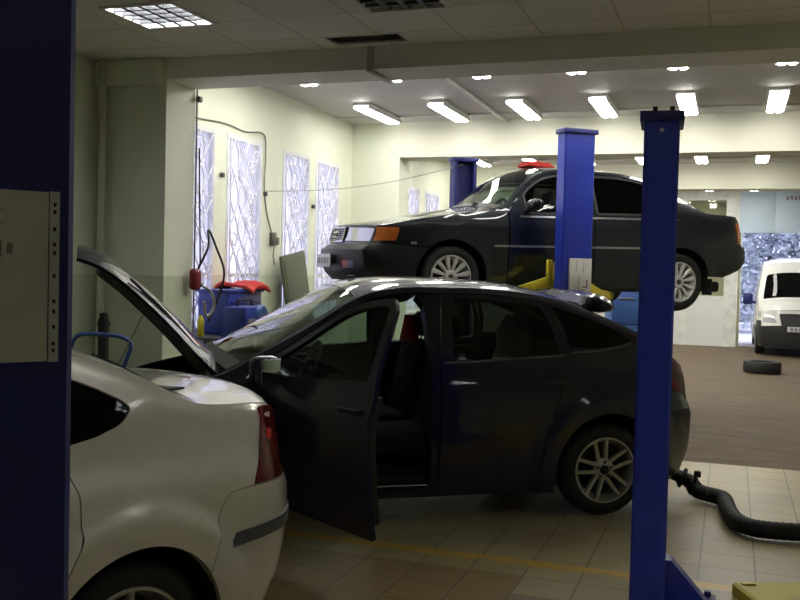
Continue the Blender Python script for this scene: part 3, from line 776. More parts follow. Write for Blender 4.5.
m.add(vs, fs, True); o = m.build('garment', M['teal']); o.matrix_world = FM @ Matrix.Translation((-.43, -.20, 1.10))
tag(o, 'grey-green garment heaped on the rear seat back of the dark hatchback', 'garment')

# ---- 2. silver saloon, only its rear quarter in frame
SI = thing('sedan', 'pale champagne saloon seen from its rear wheel and red tail light, nearest car', 'car', (-2.694, 3.074, 0), R(67.2))
compact('sedan', SI, M['silver'])

# ---- 3. older saloon up on the lift
LIFT = 1.278
AU = thing('sedan', 'dark green-grey older saloon raised high on the two-post lift', 'car', (-1.073, 11.392, LIFT), R(39.2))
def audi(root):
    pm = M['audi']
    rail = [(-3.48, .80), (-3.3, .83), (-3.0, .885), (-2.6, .95), (-2.2, 1.005), (-2.08, 1.05), (-1.95, 1.165), (-1.78, 1.32), (-1.6, 1.425), (-1.45, 1.462), (-1.15, 1.478), (-.75, 1.478), (-.52, 1.458), (-.33, 1.415), (-.1, 1.318), (.13, 1.198), (.3, 1.11), (.40, 1.078), (.55, 1.07), (.86, 1.062)]
    b = Body(W=.89, rail=curve(rail), belt=curve([(-3.5, .76), (-2.1, .955), (-1, .985), (-.1, 1.0), (.3, .99), (.86, .97)]),
             plan=curve([(-3.48, .80), (-3.36, .89), (-3.2, .94), (-2.8, .985), (-2.2, 1), (-.3, 1), (.2, .985), (.5, .965), (.75, .93), (.86, .86)]),
             crown=curve([(-3.48, .02), (-3.0, .045), (-2.2, .06), (-1.7, .075), (-1.2, .06), (-.5, .055), (.1, .06), (.4, .035), (.86, .02)]), tum=.52,
             sec=curve([(.1, .92), (.2, .945), (.4, .975), (.62, 1.0), (.76, 1.0), (.90, .985), (.945, .965), (1.0, .955), (1.2, .94)]),
             bow=curve([(-3.5, 0), (-3.1, 0), (-2.2, .10), (-1.7, .05), (-1.2, 0), (-.3, 0), (.2, -.08), (.5, 0), (.9, 0)]),
             xr=.86, xf=-3.48, bulge_r=.10, bulge_f=.17, zl_r=.38, zl_f=.26, bpow=2.2, rampw=.45,
             stick_r=curve([(.1, -.30), (.38, -.22), (.46, -.02), (.58, .06), (.70, .055), (.735, .0), (1.1, -.01)]),
             stick_f=curve([(.1, -.10), (.26, -.04), (.36, .05), (.56, .085), (.605, .03), (.63, 0), (.80, -.05), (.9, -.06)]),
             flares=[(0, .317, .365, .10, .014), (-2.687, .317, .365, .10, .014)])
    c = CB(b); rl = b.rail; cz = .317; Rw = .37; off = .035; sill = .235
    def along(x0, x1, n, d): return [(x0 + (x1 - x0) * i / n, rl(x0 + (x1 - x0) * i / n) - d) for i in range(n + 1)]
    # fender + rail strip
    c.side('body', [(-2.08, sill), (-2.08, .965), (-2.04, rl(-2.04) - off)] + along(-2.0, -.30, 20, off) + along(-.30, -2.1, 20, 0) + along(-2.2, -3.48, 8, 0) + [(-3.48, .64), (-3.2, .61)] +
           [(-2.687 - Rw * .62, .607)] + arc(-2.687, cz, Rw, 128, -13, 20) + [(-2.687 + Rw * .99, sill)], thick=.02)
    c.side('body', [(-2.687 + Rw, .20), (-2.687 + Rw, sill), (-Rw, sill), (-Rw, .20)], thick=.04, gap=.001)
    xb = -1.09
    c.side('body', [(xb - .045, sill), (xb + .045, sill), (xb + .045, 1.0), (xb + .06, rl(xb) - off), (xb - .03, rl(xb) - off), (xb - .045, 1.0)], thick=.06, off=-.012, gap=0)
    ded = [(-.06, 1.04), (-.06, .98), (-.16, .84), (-.34, .66), (-.42, .50), (-.45, .36), (-.47, sill)]
    cup = [(-.10, 1.14), (-.24, 1.29), (-.30, rl(-.30) - off)]
    c.side('body', [(-.47, sill), (-Rw * .985, sill)] + arc(0, cz, Rw, 193, 52, 20) + [(.30, .70), (.86, .70), (.86, rl(.86))] + along(.86, -.30, 22, 0)[1:] + [(-.30, rl(-.30) - off)] + cup[::-1][1:] + ded[:-1], thick=.02)
    # doors
    fd = [(-2.075, sill), (xb, sill), (xb, .985), (xb + .03, rl(xb) - off)] + along(xb - .02, -2.03, 16, off) + [(-2.065, 1.0)]
    fh = [(-1.86, .99, .02), (xb - .06, 1.015, .01), (xb - .03, rl(xb) - .075, .02)] + along(xb - .08, -1.86, 12, .075)
    rd = [(xb + .006, sill)] + ded[::-1] + cup + along(-.33, xb + .04, 10, off)[1:] + [(xb + .008, .985)]
    rh = [(xb + .06, 1.018, .01), (-.14, 1.04, .04), (-.20, 1.17), (-.34, rl(-.34) - .10, .06)] + along(-.42, xb + .08, 8, .075)
    for key, poly, hole, hx, nm in (('fd', fd, fh, xb - .18, 'front_door'), ('rd', rd, rh, -.40, 'rear_door')):
        for sg in (-1, 1):
            c.side('d', poly, [hole], sides=(sg,), thick=.025, h=.055); d = c.make('d', nm, pm, root)
            c.side('g', hole, sides=(sg,), thick=.004, off=-.008, gap=-.006); c.make('g', 'window_glass', M['glass'] if key == 'fd' else M['glassd'], d)
            c.side('f', inset(fillet(hole), -.020), [hole], sides=(sg,), off=.004, thick=.01, gap=0, h=.08); c.make('f', 'window_trim', M['plastic'], d)
            hm = MB(); handle_mb(hm, hx, sg * b.ys(hx, .89), .89, sg, .17); hm.build('door_handle', M['plastic'], d)
            if key == 'fd': mirror_part(d, (-1.86, sg * .99, 1.06), sg, pm, (.11, .19, .12))
    # tops
    ws = [(-2.10, -.94, .03), (-2.10, .94, .03), (-1.52, .90, .03), (-1.52, -.90, .03)]; rg = [(-.38, -.84, .03), (-.38, .84, .03), (.26, .90, .03), (.26, -.90, .03)]
    c.top('body', [(-2.16, -1), (.38, -1), (.38, 1), (-2.16, 1)], [ws, rg], gap=0, h=.07)
    c.top('ws', ws, off=-.004, thick=.004, gap=-.01); c.top('rg', rg, off=-.004, thick=.004, gap=-.01)
    c.top('trunk', [(.385, -.90), (.86, -.90), (.86, .90), (.385, .90)], gap=.003)
    for sg in (-1, 1):
        c.top('body', [(.38, sg * .90), (.86, sg * .90), (.86, sg), (.38, sg)], gap=0)
        c.top('body', [(-3.48, sg * .93), (-2.16, sg * .95), (-2.16, sg), (-3.48, sg)], gap=0)
    c.top('hood', [(-3.48, -.93), (-2.17, -.95), (-2.17, .95), (-3.48, .93)], gap=.003, thick=.02)
    c.top('cowl', [(-2.18, -.93), (-2.09, -.93), (-2.09, .93), (-2.18, .93)], off=.003, thick=.01, gap=0)
    # ends
    tb = (.72 - .38) / (1.05 - .38)
    c.end('rb', [(-1, 0), (1, 0), (1, tb), (-1, tb)], gap=0)
    c.side('rb', [(.30, .70), (.86, .715), (.86, .38), (.40, .38)] + arc(0, cz, Rw, 10, 50, 6), off=.012, thick=.03)
    c.end('trunk', [(-1, tb), (1, tb), (1, 1), (-1, 1)], gap=0)
    tf = (.625 - .26) / (.82 - .26)
    c.end('fb', [(-1, 0), (1, 0), (1, tf), (-1, tf)], rear=False, gap=0)
    c.side('fb', [(-3.48, .26), (-3.48, .625), (-2.96, .60)] + arc(-2.687, cz, Rw, 133, 188, 8) + [(-3.10, .26)], off=.010, thick=.03)
    c.end('hood', [(-1, tf), (1, tf), (1, 1), (-1, 1)], rear=False, gap=0)
    c.end('grl', [(-.34, tf + .04, .02), (.34, tf + .04, .02), (.37, .97, .03), (-.37, .97, .03)], rear=False, off=.012, thick=.02)
    for sg in (-1, 1):
        c.end(('hl', sg), [(sg * .40, tf + .05), (sg * .965, tf + .05), (sg * .985, .95), (sg * .43, .95)], rear=False, off=.006, thick=.012)
        c.side(('in', sg), [(-3.475, .65), (-3.27, .655, .02), (-3.25, .79, .03), (-3.475, .785)], sides=(sg,), off=.006, thick=.012)
        c.end(('fog', sg), [(sg * .56, .22), (sg * .80, .22), (sg * .80, .36), (sg * .56, .36)], rear=False, off=.004, thick=.01)
        c.side(('tl', sg), [(.80, .745), (.86, .745), (.86, .99), (.77, .99)], sides=(sg,), off=.006, thick=.012)
        c.end(('tl2', sg), [(sg * .36, tb + .06), (sg * .97, tb + .06), (sg * .97, .93), (sg * .36, .93)], off=.006, thick=.012)
    c.side('trim', [(-3.12, .625), (-3.12, .655), (-3.06, .655), (-3.06, .625)], off=.006, thick=.012)
    c.side('trim', [(-2.25, .625), (-.40, .655), (-.40, .68), (-2.25, .65)], off=.008, thick=.014)
    c.side('bt', [(-1.95, .935), (-.10, .975), (-.02, .985), (-.10, .993), (-1.95, .953)], off=.006, thick=.01, gap=0)  # bright steel strip stands in for the reflected highlight along the shoulder
    c.make('bt', 'belt_highlight_trim', M['steel'], root)
    body = c.make('body', 'body_shell', pm, root)
    c.make('ws', 'windscreen', M['wscreen'], root); c.make('rg', 'rear_window', M['glassd'], root); c.make('trunk', 'trunk_lid', pm, root)
    c.make('hood', 'hood', pm, root); c.make('cowl', 'cowl_panel', M['plastic'], root)
    fb = c.make('fb', 'front_bumper', M['trim_dark'], root); rb = c.make('rb', 'rear_bumper', M['trim_dark'], root)
    g = c.make('grl', 'grille', M['plastic'], root)
    gm = MB(); fe = b.end(False)
    def frame(v0, v1, t0, t1, r, n=8):
        pts = [(v0 + (v1 - v0) * i / n, t0) for i in range(n + 1)] + [(v1, t1)] + [(v1 + (v0 - v1) * i / n, t1) for i in range(n + 1)] + [(v0, t0)]
        gm.tube([fe(*p) + Vector((-.012, 0, 0)) for p in pts], r, 6)
    frame(-.345, .345, tf + .05, .95, .010)
    for k in range(1, 6):
        t = tf + .05 + (.90 - tf) * k / 6; gm.tube([fe(v, t) + Vector((-.014, 0, 0)) for v in (-.33, -.16, 0, .16, .33)], .004, 5)
    for k in range(4):   # row of four linked rings on the grille
        p = fe(-.105 + .07 * k, .5 * (tf + 1)); gm.tube([p + Vector((-.022, .030 * math.cos(a), .030 * math.sin(a))) for a in [2 * PI * i / 20 for i in range(21)]], .004, 5, cap=False)
    gm.build('grille_trim', M['chrome'], g)
    for sg in (-1, 1):
        c.make(('hl', sg), 'headlight', M['lens'], root); c.make(('in', sg), 'indicator', M['orange'], root); c.make(('fog', sg), 'fog_light', M['lens'], fb)
        t = c.make(('tl', sg), 'tail_light', M['orange'], root); c.make(('tl2', sg), 'lamp_lens', M['redlamp'], t)
    c.make('trim', 'side_trim', M['steel'], root)
    p = fe(0, .36); pl = MB(); pl.box((p.x - .035, 0, .455), (.012, .52, .135), .004); po = pl.build('number_plate', M['plate'], root)
    mk = MB(); rn = random.Random(3)
    for yy in (-.19, -.12, -.06, .0, .06, .13, .19):
        mk.box((p.x - .042, yy, .455), (.002, .035, .06)); 
    mk.build('plate_marks', M['greyprint'], po)
    cabin(root, b, -2.02, .05, .70, z0=.30, bench_x=-.30, bench='fabric')
    underbody(root, b, -3.2, .75, .27, [(0, cz), (-2.687, cz)], Rw + .006, .88)
    ex = MB(); ex.tube([(-1.8, .1, .20), (.1, .1, .22), (.5, .25, .30), (.9, .3, .30)], .03, 8); ex.box((.62, .25, .33), (.30, .5, .14), .05); ex.build('exhaust', M['brake'], root)
    
    for sg in (-1, 1):
        mf = MB(); mf.box((.42, sg * .78, .27), (.014, .16, .18), .004); mf.build('mud_flap', M['rubber'], root)
    for x in (0, -2.687):
        for sg in (-1, 1): wheel(root, x, sg * .755, .317, sg, .317, .19, .212, 'ten', M['cover'])
    return b
M['trim_dark'] = mat('dark_bumper_plastic', (.014, .016, .018), .45)
audi(AU)
# red cloth folded on its roof
m = MB(); m.recalc = True
m.box((0, 0, .018), (.34, .26, .035), .015); m.box((.05, .02, .05), (.22, .2, .04), .018); m.box((-.12, -.03, .04), (.10, .16, .03), .012)
o = m.build('cloth', M['red']); AM = Matrix.Translation(AU.location) @ Matrix.Rotation(R(39.2), 4, 'Z')
o.matrix_world = AM @ Matrix.Translation((-1.36, -.05, 1.538)) @ Matrix.Rotation(.05, 4, 'Y'); tag(o, 'bright red cloth folded on the roof of the raised saloon', 'cloth')

# ---- 4. white van by the gateway
VA = thing('van', 'white delivery van facing in beside the open gateway', 'van', (1.42, 25.35, 0), R(90))
def van(root):
    pm = M['white_paint']
    rail = [(-3.36, .96), (-3.2, 1.04), (-2.95, 1.13), (-2.80, 1.21), (-2.6, 1.38), (-2.4, 1.58), (-2.25, 1.73), (-2.0, 1.92), (-1.7, 2.02), (-1.3, 2.06), (.5, 2.06), (.8, 2.0)]
    b = Body(W=.86, rail=curve(rail), belt=curve([(-3.4, .96), (-2.8, 1.08), (.8, 1.12)]), plan=curve([(-3.36, .86), (-3.2, .93), (-2.9, .98), (-2.4, 1), (.5, 1), (.8, .95)]),
             crown=curve([(-3.36, .05), (-2.9, .08), (-2.3, .10), (-1.7, .10), (.8, .06)]), tum=.16, sec=curve([(.1, .92), (.3, .96), (.6, 1), (.9, 1), (1.1, .985), (2, .97)]),
             bow=curve([(-3.4, 0), (-2.9, .10), (-2.2, .08), (-1.7, 0), (1, 0)]), xr=.8, xf=-3.36, bulge_r=.05, bulge_f=.16, zl_r=.28, zl_f=.20,
             stick_r=curve([(0, 0), (2.2, 0)]), stick_f=curve([(.1, -.02), (.3, .04), (.62, .06), (.74, .03), (.8, .0), (1.1, -.05)]), flares=[(0, .31, .36, .08, .015), (-2.7, .31, .36, .08, .015)])
    c = CB(b); rl = b.rail; Rw = .37
    def along(x0, x1, n): return [(x0 + (x1 - x0) * i / n, rl(x0 + (x1 - x0) * i / n)) for i in range(n + 1)]
    sw = [(-2.36, 1.12, .03), (-1.42, 1.12, .03), (-1.42, 1.72, .04), (-2.06, 1.72, .05)]
    c.side('body', [(-3.36, .76), (-3.05, .76)] + [(-2.7 - .25, .60)] + arc(-2.7, .31, Rw, 125, -12, 14) + [(-2.7 + Rw, .20), (-Rw, .20)] + arc(0, .31, Rw, 192, -5, 14) + [(.8, .28)] + along(.8, -3.36, 26), [sw], thick=.03, h=.09)
    c.side('g', sw, thick=.004, off=-.01, gap=-.006)
    c.side('fb', [(-3.36, .20), (-3.36, .755), (-3.06, .755), (-2.955, .60)] + arc(-2.7, .31, Rw, 127, 190, 8) + [(-3.1, .20)], thick=.03, off=.004)
    ws = [(-2.84, -.88, .05), (-2.84, .88, .05), (-2.27, .86, .06), (-2.27, -.86, .06)]
    c.top('body', [(-2.94, -1), (.8, -1), (.8, 1), (-2.94, 1)], [ws], gap=0, h=.10); c.top('ws', ws, off=-.004, thick=.004, gap=-.01)
    c.top('hood', [(-3.36, -.97), (-2.945, -.97), (-2.945, .97), (-3.36, .97)], gap=.004)
    for sg in (-1, 1): c.top('body', [(-3.36, sg * .97), (-2.94, sg * .97), (-2.94, sg), (-3.36, sg)], gap=0)
    c.end('body', [(-1, 0), (1, 0), (1, 1), (-1, 1)], gap=0, h=.10)
    t0 = (.70 - .2) / .85
    c.end('fb', [(-1, 0), (1, 0), (1, t0), (-1, t0)], rear=False, gap=0)
    c.end('hood', [(-1, t0), (1, t0), (1, 1), (-1, 1)], rear=False, gap=0)
    c.end('gr', [(-.50, t0 - .02, .02), (.50, t0 - .02, .02), (.56, .90, .04), (-.56, .90, .04)], rear=False, off=.008, thick=.02)
    for sg in (-1, 1): c.end(('hl', sg), [(sg * .60, t0 + .06, .03), (sg * .98, t0 + .09, .02), (sg * .97, .93, .03), (sg * .72, .86, .05)], rear=False, off=.008, thick=.015)
    for sg in (-1, 1): c.side(('hl', sg), [(-3.355, .80), (-3.355, .95), (-3.10, 1.0, .02), (-3.2, .84, .02)], sides=(sg,), off=.006, thick=.012)
    c.make('body', 'body_shell', pm, root); c.make('g', 'side_window', M['glassd'], root); c.make('ws', 'windscreen', M['glassd'], root); c.make('hood', 'hood', pm, root)
    fb = c.make('fb', 'front_bumper', M['plastic'], root); c.make('gr', 'grille', M['black'], root)
    for sg in (-1, 1):
        c.make(('hl', sg), 'headlight', M['lens'], root)
        h = MB(); h.box((-2.34, sg * 1.0, 1.20), (.12, .20, .26), .05); h.tube([(-2.32, sg * .84, 1.12), (-2.33, sg * .96, 1.14)], .03, 8); h.build('door_mirror', M['bluedk'], root)
    pl = MB(); pl.box((b.end(False)(0, .3).x - .015, 0, .60), (.012, .52, .11), .004); po = pl.build('number_plate', M['plate'], root)
    mk = MB()
    for yy in (-.19, -.13, -.05, .03, .10, .18): mk.box((b.end(False)(0, .3).x - .0225, yy, .60), (.002, .04, .06))
    mk.build('plate_marks', M['greyprint'], po)
    cabin(root, b, -2.55, .2, .70, z0=.40, seat_x=-1.7, wheel_x=-2.25, bench_x=-.4, bench='fabric')
    underbody(root, b, -3.2, .7, .27, [(0, .31), (-2.7, .31)], Rw + .005, .85)
    for x in (0, -2.7):
        for sg in (-1, 1): wheel(root, x, sg * .74, .31, sg, .31, .18, .20, 'disc', M['cover'])
van(VA); VA.scale = (1.05, 1.06, 1.0)
# ------------------------------------------------------------------ the building
XL, XN, XR_, YB, YE = -5.2, -5.4, 4.6, -3.0, 24.2
HB, HC, HN = 3.26, 3.73, 3.44
b_ = MB(); b_.box(((XN + XR_) / 2 - .2, (YB + YE) / 2, -.06), (XR_ - XN + .8, YE - YB + .6, .12)); struct('floor', b_, M['floor'])
b_ = MB(); b_.box((2, YE + 15.3, -.07), (60, 30, .12)); struct('ground', b_, M['yard'])
# left wall with window openings, built in pieces round them
WIN = [(8.05, 8.87), (9.12, 9.93), (10.47, 11.25), (11.45, 12.22), (14.95, 15.82), (16.14, 17.0)]
Z0, Z1 = .95, 3.09
w = MB(); T_ = .30
ys = [7.65] + [v for p in WIN for v in p] + [YE + .2]
for i in range(0, len(ys), 2): w.box((XL - T_ / 2, (ys[i] + ys[i + 1]) / 2, HC / 2 + .1), (T_, ys[i + 1] - ys[i], HC + .2))
for a, c in WIN:
    w.box((XL - T_ / 2, (a + c) / 2, Z0 / 2), (T_, c - a, Z0)); w.box((XL - T_ / 2, (a + c) / 2, (Z1 + HC + .2) / 2), (T_, c - a, HC + .2 - Z1))
struct('wall_left', w, M['wall'])
w = MB(); w.box((XN - .15, (YB + 7.3) / 2, 1.9), (.3, 7.3 - YB, 3.9)); struct('wall_left_near', w, M['wall'])
w = MB(); w.box((XR_ + .15, (YB + YE) / 2, 1.9), (.3, YE - YB + .4, 3.9)); struct('wall_right', w, M['wall'])
w = MB(); w.box((-.4, YB - .15, 1.9), (XR_ - XN + .6, .3, 3.9)); struct('wall_back', w, M['wall'])
# pilaster stubs and beams
w = MB(); w.box(((XN - 4.7) / 2, 7.415, 1.87), (-4.7 - XN, .47, 3.74)); struct('pillar_left', w, M['wall'])
w = MB(); w.box(((XL - 4.48) / 2, 12.92, 1.87), (-4.48 - XL, .44, 3.74)); struct('pillar_left_far', w, M['wall'])
w = MB(); w.box(((XL - 4.48) / 2, 18.42, 1.87), (-4.48 - XL, .44, 3.74)); struct('pillar_left_rear', w, M['wall'])
w = MB(); w.box(((XR_ - 4.7) / 2, 7.415, (HB + 3.9) / 2), (XR_ + 4.7, .47, 3.9 - HB)); struct('beam_near', w, M['beam'])
w = MB(); w.box(((XR_ - 4.48) / 2, 12.92, (HB - .02 + 3.8) / 2), (XR_ + 4.48, .44, 3.8 - HB + .02)); struct('beam_middle', w, M['header'])
w = MB(); w.box(((XR_ - 4.48) / 2, 18.42, (HB + 3.8) / 2), (XR_ + 4.48, .44, 3.8 - HB)); struct('beam_far', w, M['header'])
# ceilings
w = MB(); w.box(((XL + XR_) / 2, (7.65 + YE) / 2 + .1, HC + .06), (XR_ - XL + .4, YE - 7.65 + .2, .12)); struct('ceiling_workshop', w, M['ceilfar'])
w = MB()
TROF = [(-4.25, 5.63), (-2.45, 5.63), (-.65, 2.63), (1.75, 3.23), (-2.45, .83), (1.15, -.37)]; HOLE = (-3.05, 6.68)
gx = [-5.45 + .6 * i for i in range(18)]; gy = [-3.37 + .6 * i for i in range(18)]
for x in gx:
    for y in gy:
        if y + .01 > 7.18: continue
        x1, y1 = min(x + .6, XR_), min(y + .6, 7.18)
        cx, cy = (x + x1) / 2, (y + y1) / 2
        if any(abs(x - t[0]) < .3 and abs(y - t[1]) < .3 for t in TROF): continue
        if abs(x - HOLE[0]) < .3 and abs(y - HOLE[1]) < .3: w.box((cx, 7.13, HN + .01), (x1 - x, .10, .02)); continue
        w.box((cx, cy, HN + .01), (x1 - x, y1 - y, .02))
struct('ceiling_tiles', w, M['ceilnear'])
w = MB(); w.box((-.4, 2.1, 3.84), (XR_ - XN + .6, 10.2, .12)); struct('ceiling_slab', w, M['concrete'])
# windows: frame, pane, ornamental grille
for n, (a, c) in enumerate(WIN):
    f = MB(); xw = XL - .03
    for (y, z, dy, dz) in (((a + .025), (Z0 + Z1) / 2, .05, Z1 - Z0), (c - .025, (Z0 + Z1) / 2, .05, Z1 - Z0), ((a + c) / 2, Z0 + .025, c - a - .1, .05), ((a + c) / 2, Z1 - .025, c - a - .1, .05)):
        f.box((xw, y, z), (.07, dy, dz))
    f.box((xw, (a + c) / 2, Z0 + .60), (.05, c - a - .1, .04))
    o = tag(f.build('window_%d' % (n + 1), M['whitefr']), kind='structure')
    p = MB(); p.box((xw - .01, (a + c) / 2, (Z0 + Z1) / 2), (.008, c - a - .10, Z1 - Z0 - .1)); p.build('window_pane', M['pane'], o)
    g = MB(); rn = random.Random(n); y0, y1 = a + .06, c - .06; W_ = y1 - y0; xg = XL + .02
    for k in range(4):
        yc = y0 + W_ * (k + .5) / 4; am = W_ / 8; ph = rn.uniform(-.7, .7); fq = rn.uniform(.30, .42)
        for sg in (-1, 1):
            g.tube([(xg, yc + sg * am * math.sin((z - Z0) * PI / fq + ph + k * PI), z) for z in [Z0 + .06 + (Z1 - Z0 - .12) * i / 60 for i in range(61)]], .010, 5)
    for k in range(16):
        y = rn.uniform(y0 + .08, y1 - .08); z = Z0 + .15 + (Z1 - Z0 - .3) * k / 15.5; s = rn.choice((-1, 1))
        g.tube([(xg, y + s * .10 * math.cos(t) * (1 - t / 9), z + .10 * math.sin(t) * (1 - t / 9)) for t in [.3 * i for i in range(24)]], .008, 5)
    for y in (y0, y1): g.tube([(xg, y, Z0 + .05), (xg, y, Z1 - .05)], .009, 5)
    g.build('window_grille', M['grille'], o)
    s = MB(); s.box((XL + .03, (a + c) / 2, Z0 - .02), (.16, c - a + .08, .035), .006); s.build('window_sill', M['whitefr'], o)
# end wall: glazed partition, gateway, blue panel over it
XG = .14
w = MB()
w.box(((XL + XG) / 2, YE, .57), (XG - XL, .08, 1.14))
struct('partition_panel', w, M['whitepan'])
w = MB()
for x in (XG - .155, XG - 1.245, XG - 2.3, XG - 3.3, XG - 4.3): w.box((x, YE, HC / 2), (.31 if x == XG - .155 else .17, .12, HC))
for z in (1.17, 3.62): w.box(((XL + XG) / 2, YE, z), (XG - XL, .10, .08 if z < 2 else .2))
f = struct('window_partition', w, M['whitefr'])
p = MB(); p.box(((XL + XG) / 2 - .1, YE, 2.36), (XG - XL - .3, .01, 2.30)); p.build('window_pane', M['pane2'], f)
w = MB(); w.box(((XL + XG) / 2, YE + 3.4, 1.9), (XG - XL + .2, .15, 3.9)); w.box((XG + .0, YE + 1.7, 1.9), (.12, 3.3, 3.9)); w.box((XL - .1, YE + 1.7, 1.9), (.12, 3.3, 3.9)); struct('wall_office', w, M['cream'])
w = MB(); w.box(((XL + XG) / 2, YE + 1.7, HC + .02), (XG - XL, 3.6, .1)); struct('ceiling_office', w, M['ceilfar'])
w = MB(); w.box(((XL + XG) / 2, YE + 1.7, -.01), (XG - XL, 3.4, .04)); struct('floor_office', w, M['concrete'])
w = MB(); w.box((3.95, YE, 1.9), (1.3, .2, 3.9)); struct('wall_end', w, M['wall'])
# folded-up gate leaf
G = thing('gate', 'pale blue panelled gate leaf above the open gateway', 'gate', (1.72, YE, 2.74))
for k in range(4):
    p = MB(); p.box((-1.19 + .79 * k, 0, .50), (.79, .06, .99), .008); p.build('gate_panel', M['bluepanel'], G)
sg_ = MB(); rn = random.Random(5)
for k, (x, wd) in enumerate(((-.55, .05), (-.46, .06), (-.37, .05), (-.28, .06), (-.19, .05))):   # small red lettering, unreadable at this distance
    sg_.box((x, -.034, .83), (wd * .3, .004, .085)); sg_.box((x + wd * .5, -.034, .83), (wd * .3, .004, .085)); sg_.box((x + wd * .25, -.034, .83 + (.03 if k % 2 else -.03)), (wd, .004, .018))
o = sg_.build('sign_lettering', M['red2'], G)
# trees in the yard
def tree(x, y, h, r, label, seed):
    rn = random.Random(seed); t = thing('tree', label, 'tree', (x, y, 0), 0, 'trees beyond the gateway')
    k = MB(); k.tube([(0, 0, -.05), (.05, .02, h * .4), (-.04, .05, h * .8)], .1, 8, rfun=lambda u: .14 * (1 - .7 * u))
    for i in range(9):
        a = rn.uniform(0, 2 * PI); z = h * rn.uniform(.1, .6); k.tube([(0, 0, z), (r * .5 * math.cos(a), r * .5 * math.sin(a), z + h * .15), (r * .85 * math.cos(a), r * .85 * math.sin(a), z + h * .28)], .03, 5, rfun=lambda u: .05 * (1 - .8 * u))
    k.build('trunk', M['trunk'], t)
    f = MB(); f.recalc = False
    for i in range(4200):
        a = rn.uniform(0, 2 * PI); u = rn.random() ** .5; z = rn.uniform(.04, 1.0); rr = r * u * (1 - .45 * z) * (1 + .2 * math.sin(5 * a))
        p = Vector((rr * math.cos(a), rr * math.sin(a), h * z)); d = Vector((rn.gauss(0, 1), rn.gauss(0, 1), rn.gauss(0, .6))).normalized(); e = d.orthogonal().normalized(); s = rn.uniform(.08, .18)
        f.add([p - d * s, p + e * s * .55, p + d * s, p - e * s * .55], [(0, 1, 2, 3)])
    f.build('foliage', M['leaf'], t)
for i, (x, y, h, r) in enumerate(((-.55, 31.5, 4.6, 1.55), (2.75, 31.5, 4.4, 1.5), (1.2, 35.5, 5.4, 2.0))):
    tree(x, y, h, r, ['frosted leafy tree beyond the gateway, on the glazed partition side', 'frosted leafy tree beyond the gateway, showing above the white van', 'tall frosted tree at the back of the yard, between the two nearer trees'][i], i + 1)

# ------------------------------------------------------------------ lamps
def luminaire():
    t = thing('ceiling_light', 'x', 'ceiling light')
    b = MB(); b.box((0, 0, -.02), (.22, 1.24, .04), .01)
    for sx in (-1, 1): b.box((sx * .103, 0, -.05), (.012, 1.24, .05), .003)
    b.build('housing', M['lum'], t)
    d = MB()
    for sx in (-.047, .047): d.box((sx, 0, -.062), (.08, 1.2, .045), .014, seg=1)
    d.build('diffuser', M['tube'], t)
    return t
first = luminaire(); used = False
ROWS = [(9.0, 'lit ceiling light just behind the near beam', 'ceiling lights behind the near beam'), (11.7, 'lit ceiling light before the middle beam', 'ceiling lights before the middle beam'),
        (14.35, 'lit ceiling light just behind the middle beam', 'ceiling lights behind the middle beam'), (16.95, 'lit ceiling light before the far beam', 'ceiling lights before the far beam'), (20.2, 'lit ceiling light beyond the far beam', 'ceiling lights beyond the far beam'), (22.6, 'lit ceiling light by the glazed partition', 'ceiling lights by the partition')]
ORD = ['nearest the windows', 'second from the windows', 'third from the windows', 'fourth from the windows', 'fifth from the windows', 'sixth from the windows']
for (yy, lab, grp) in ROWS:
    for k in range(6):
        o = first if not used else copy_tree(first); used = True
        o.location = (-4.44 + .972 * k, yy, HC); o['label'] = lab + ', ' + ORD[k]; o['group'] = grp
    c_ = MB(); c_.box((-2.0, yy + .45, HC - .012), (6.4, .03, .022), .004); tag(c_.build('conduit', M['lum']), 'thin ceiling conduit feeding the ' + lab.replace('lit ceiling light', 'lights'), 'conduit')
c_ = MB(); c_.box((-2.96, 11.2, HC - .02), (.05, 3.1, .04), .006); tag(c_.build('cable_trunking', M['lum']), 'pale cable trunking running along the ceiling between two rows of lights', 'trunking')
def troffer(x, y, lit, label):
    t = thing('recessed_light', label, 'ceiling light', (x + .3, y + .3, HN))
    f = MB()
    for (cx, cy, dx, dy) in ((0, .285, .6, .03), (0, -.285, .6, .03), (.285, 0, .03, .54), (-.285, 0, .03, .54)): f.box((cx, cy, .0), (dx, dy, .02))
    for (cx, cy, dx, dy) in ((0, .292, .6, .012), (0, -.292, .6, .012), (.292, 0, .012, .58), (-.292, 0, .012, .58)): f.box((cx, cy, .06), (dx, dy, .11))
    f.box((0, 0, .11), (.59, .59, .02)); f.build('housing', M['lum'], t)
    l = MB()
    for k in range(1, 4): l.box((-.27 + .135 * k, 0, .02), (.030, .54, .05)); 
    for k in range(1, 5): l.box((0, -.27 + .108 * k, .02), (.54, .024, .05))
    l.build('louvre', M['trim'], t)
    for k in range(4):
        d = MB(); d.tube([(-.205 + .137 * k, -.26, .075), (-.205 + .137 * k, .26, .075)], .034 if lit else .014, 8); d.build('tube', M['tube_near'] if lit else M['lum'], t)
    return t
troffer(TROF[0][0], TROF[0][1], True, 'square louvred ceiling light, lit, above the pilaster')
troffer(TROF[1][0], TROF[1][1], False, 'square louvred ceiling light, unlit, at the top edge of the picture')
for i, (tx, ty) in enumerate(TROF[2:]):
    tag(troffer(tx, ty, True, 'square louvred ceiling light, lit, over the front of the workshop near the camera'), group='lit louvred lights over the front of the workshop')
for o in (first,):
    for xx, yy in ((-1.2, YE + 1.8), (-3.6, YE + 1.8)):
        q = copy_tree(o); q.location = (xx, yy, HC - .03); q['label'] = 'lit ceiling light in the office behind the glazed partition, ' + ('nearest the gateway' if xx > -2 else 'towards the windows'); q['group'] = 'office ceiling lights'
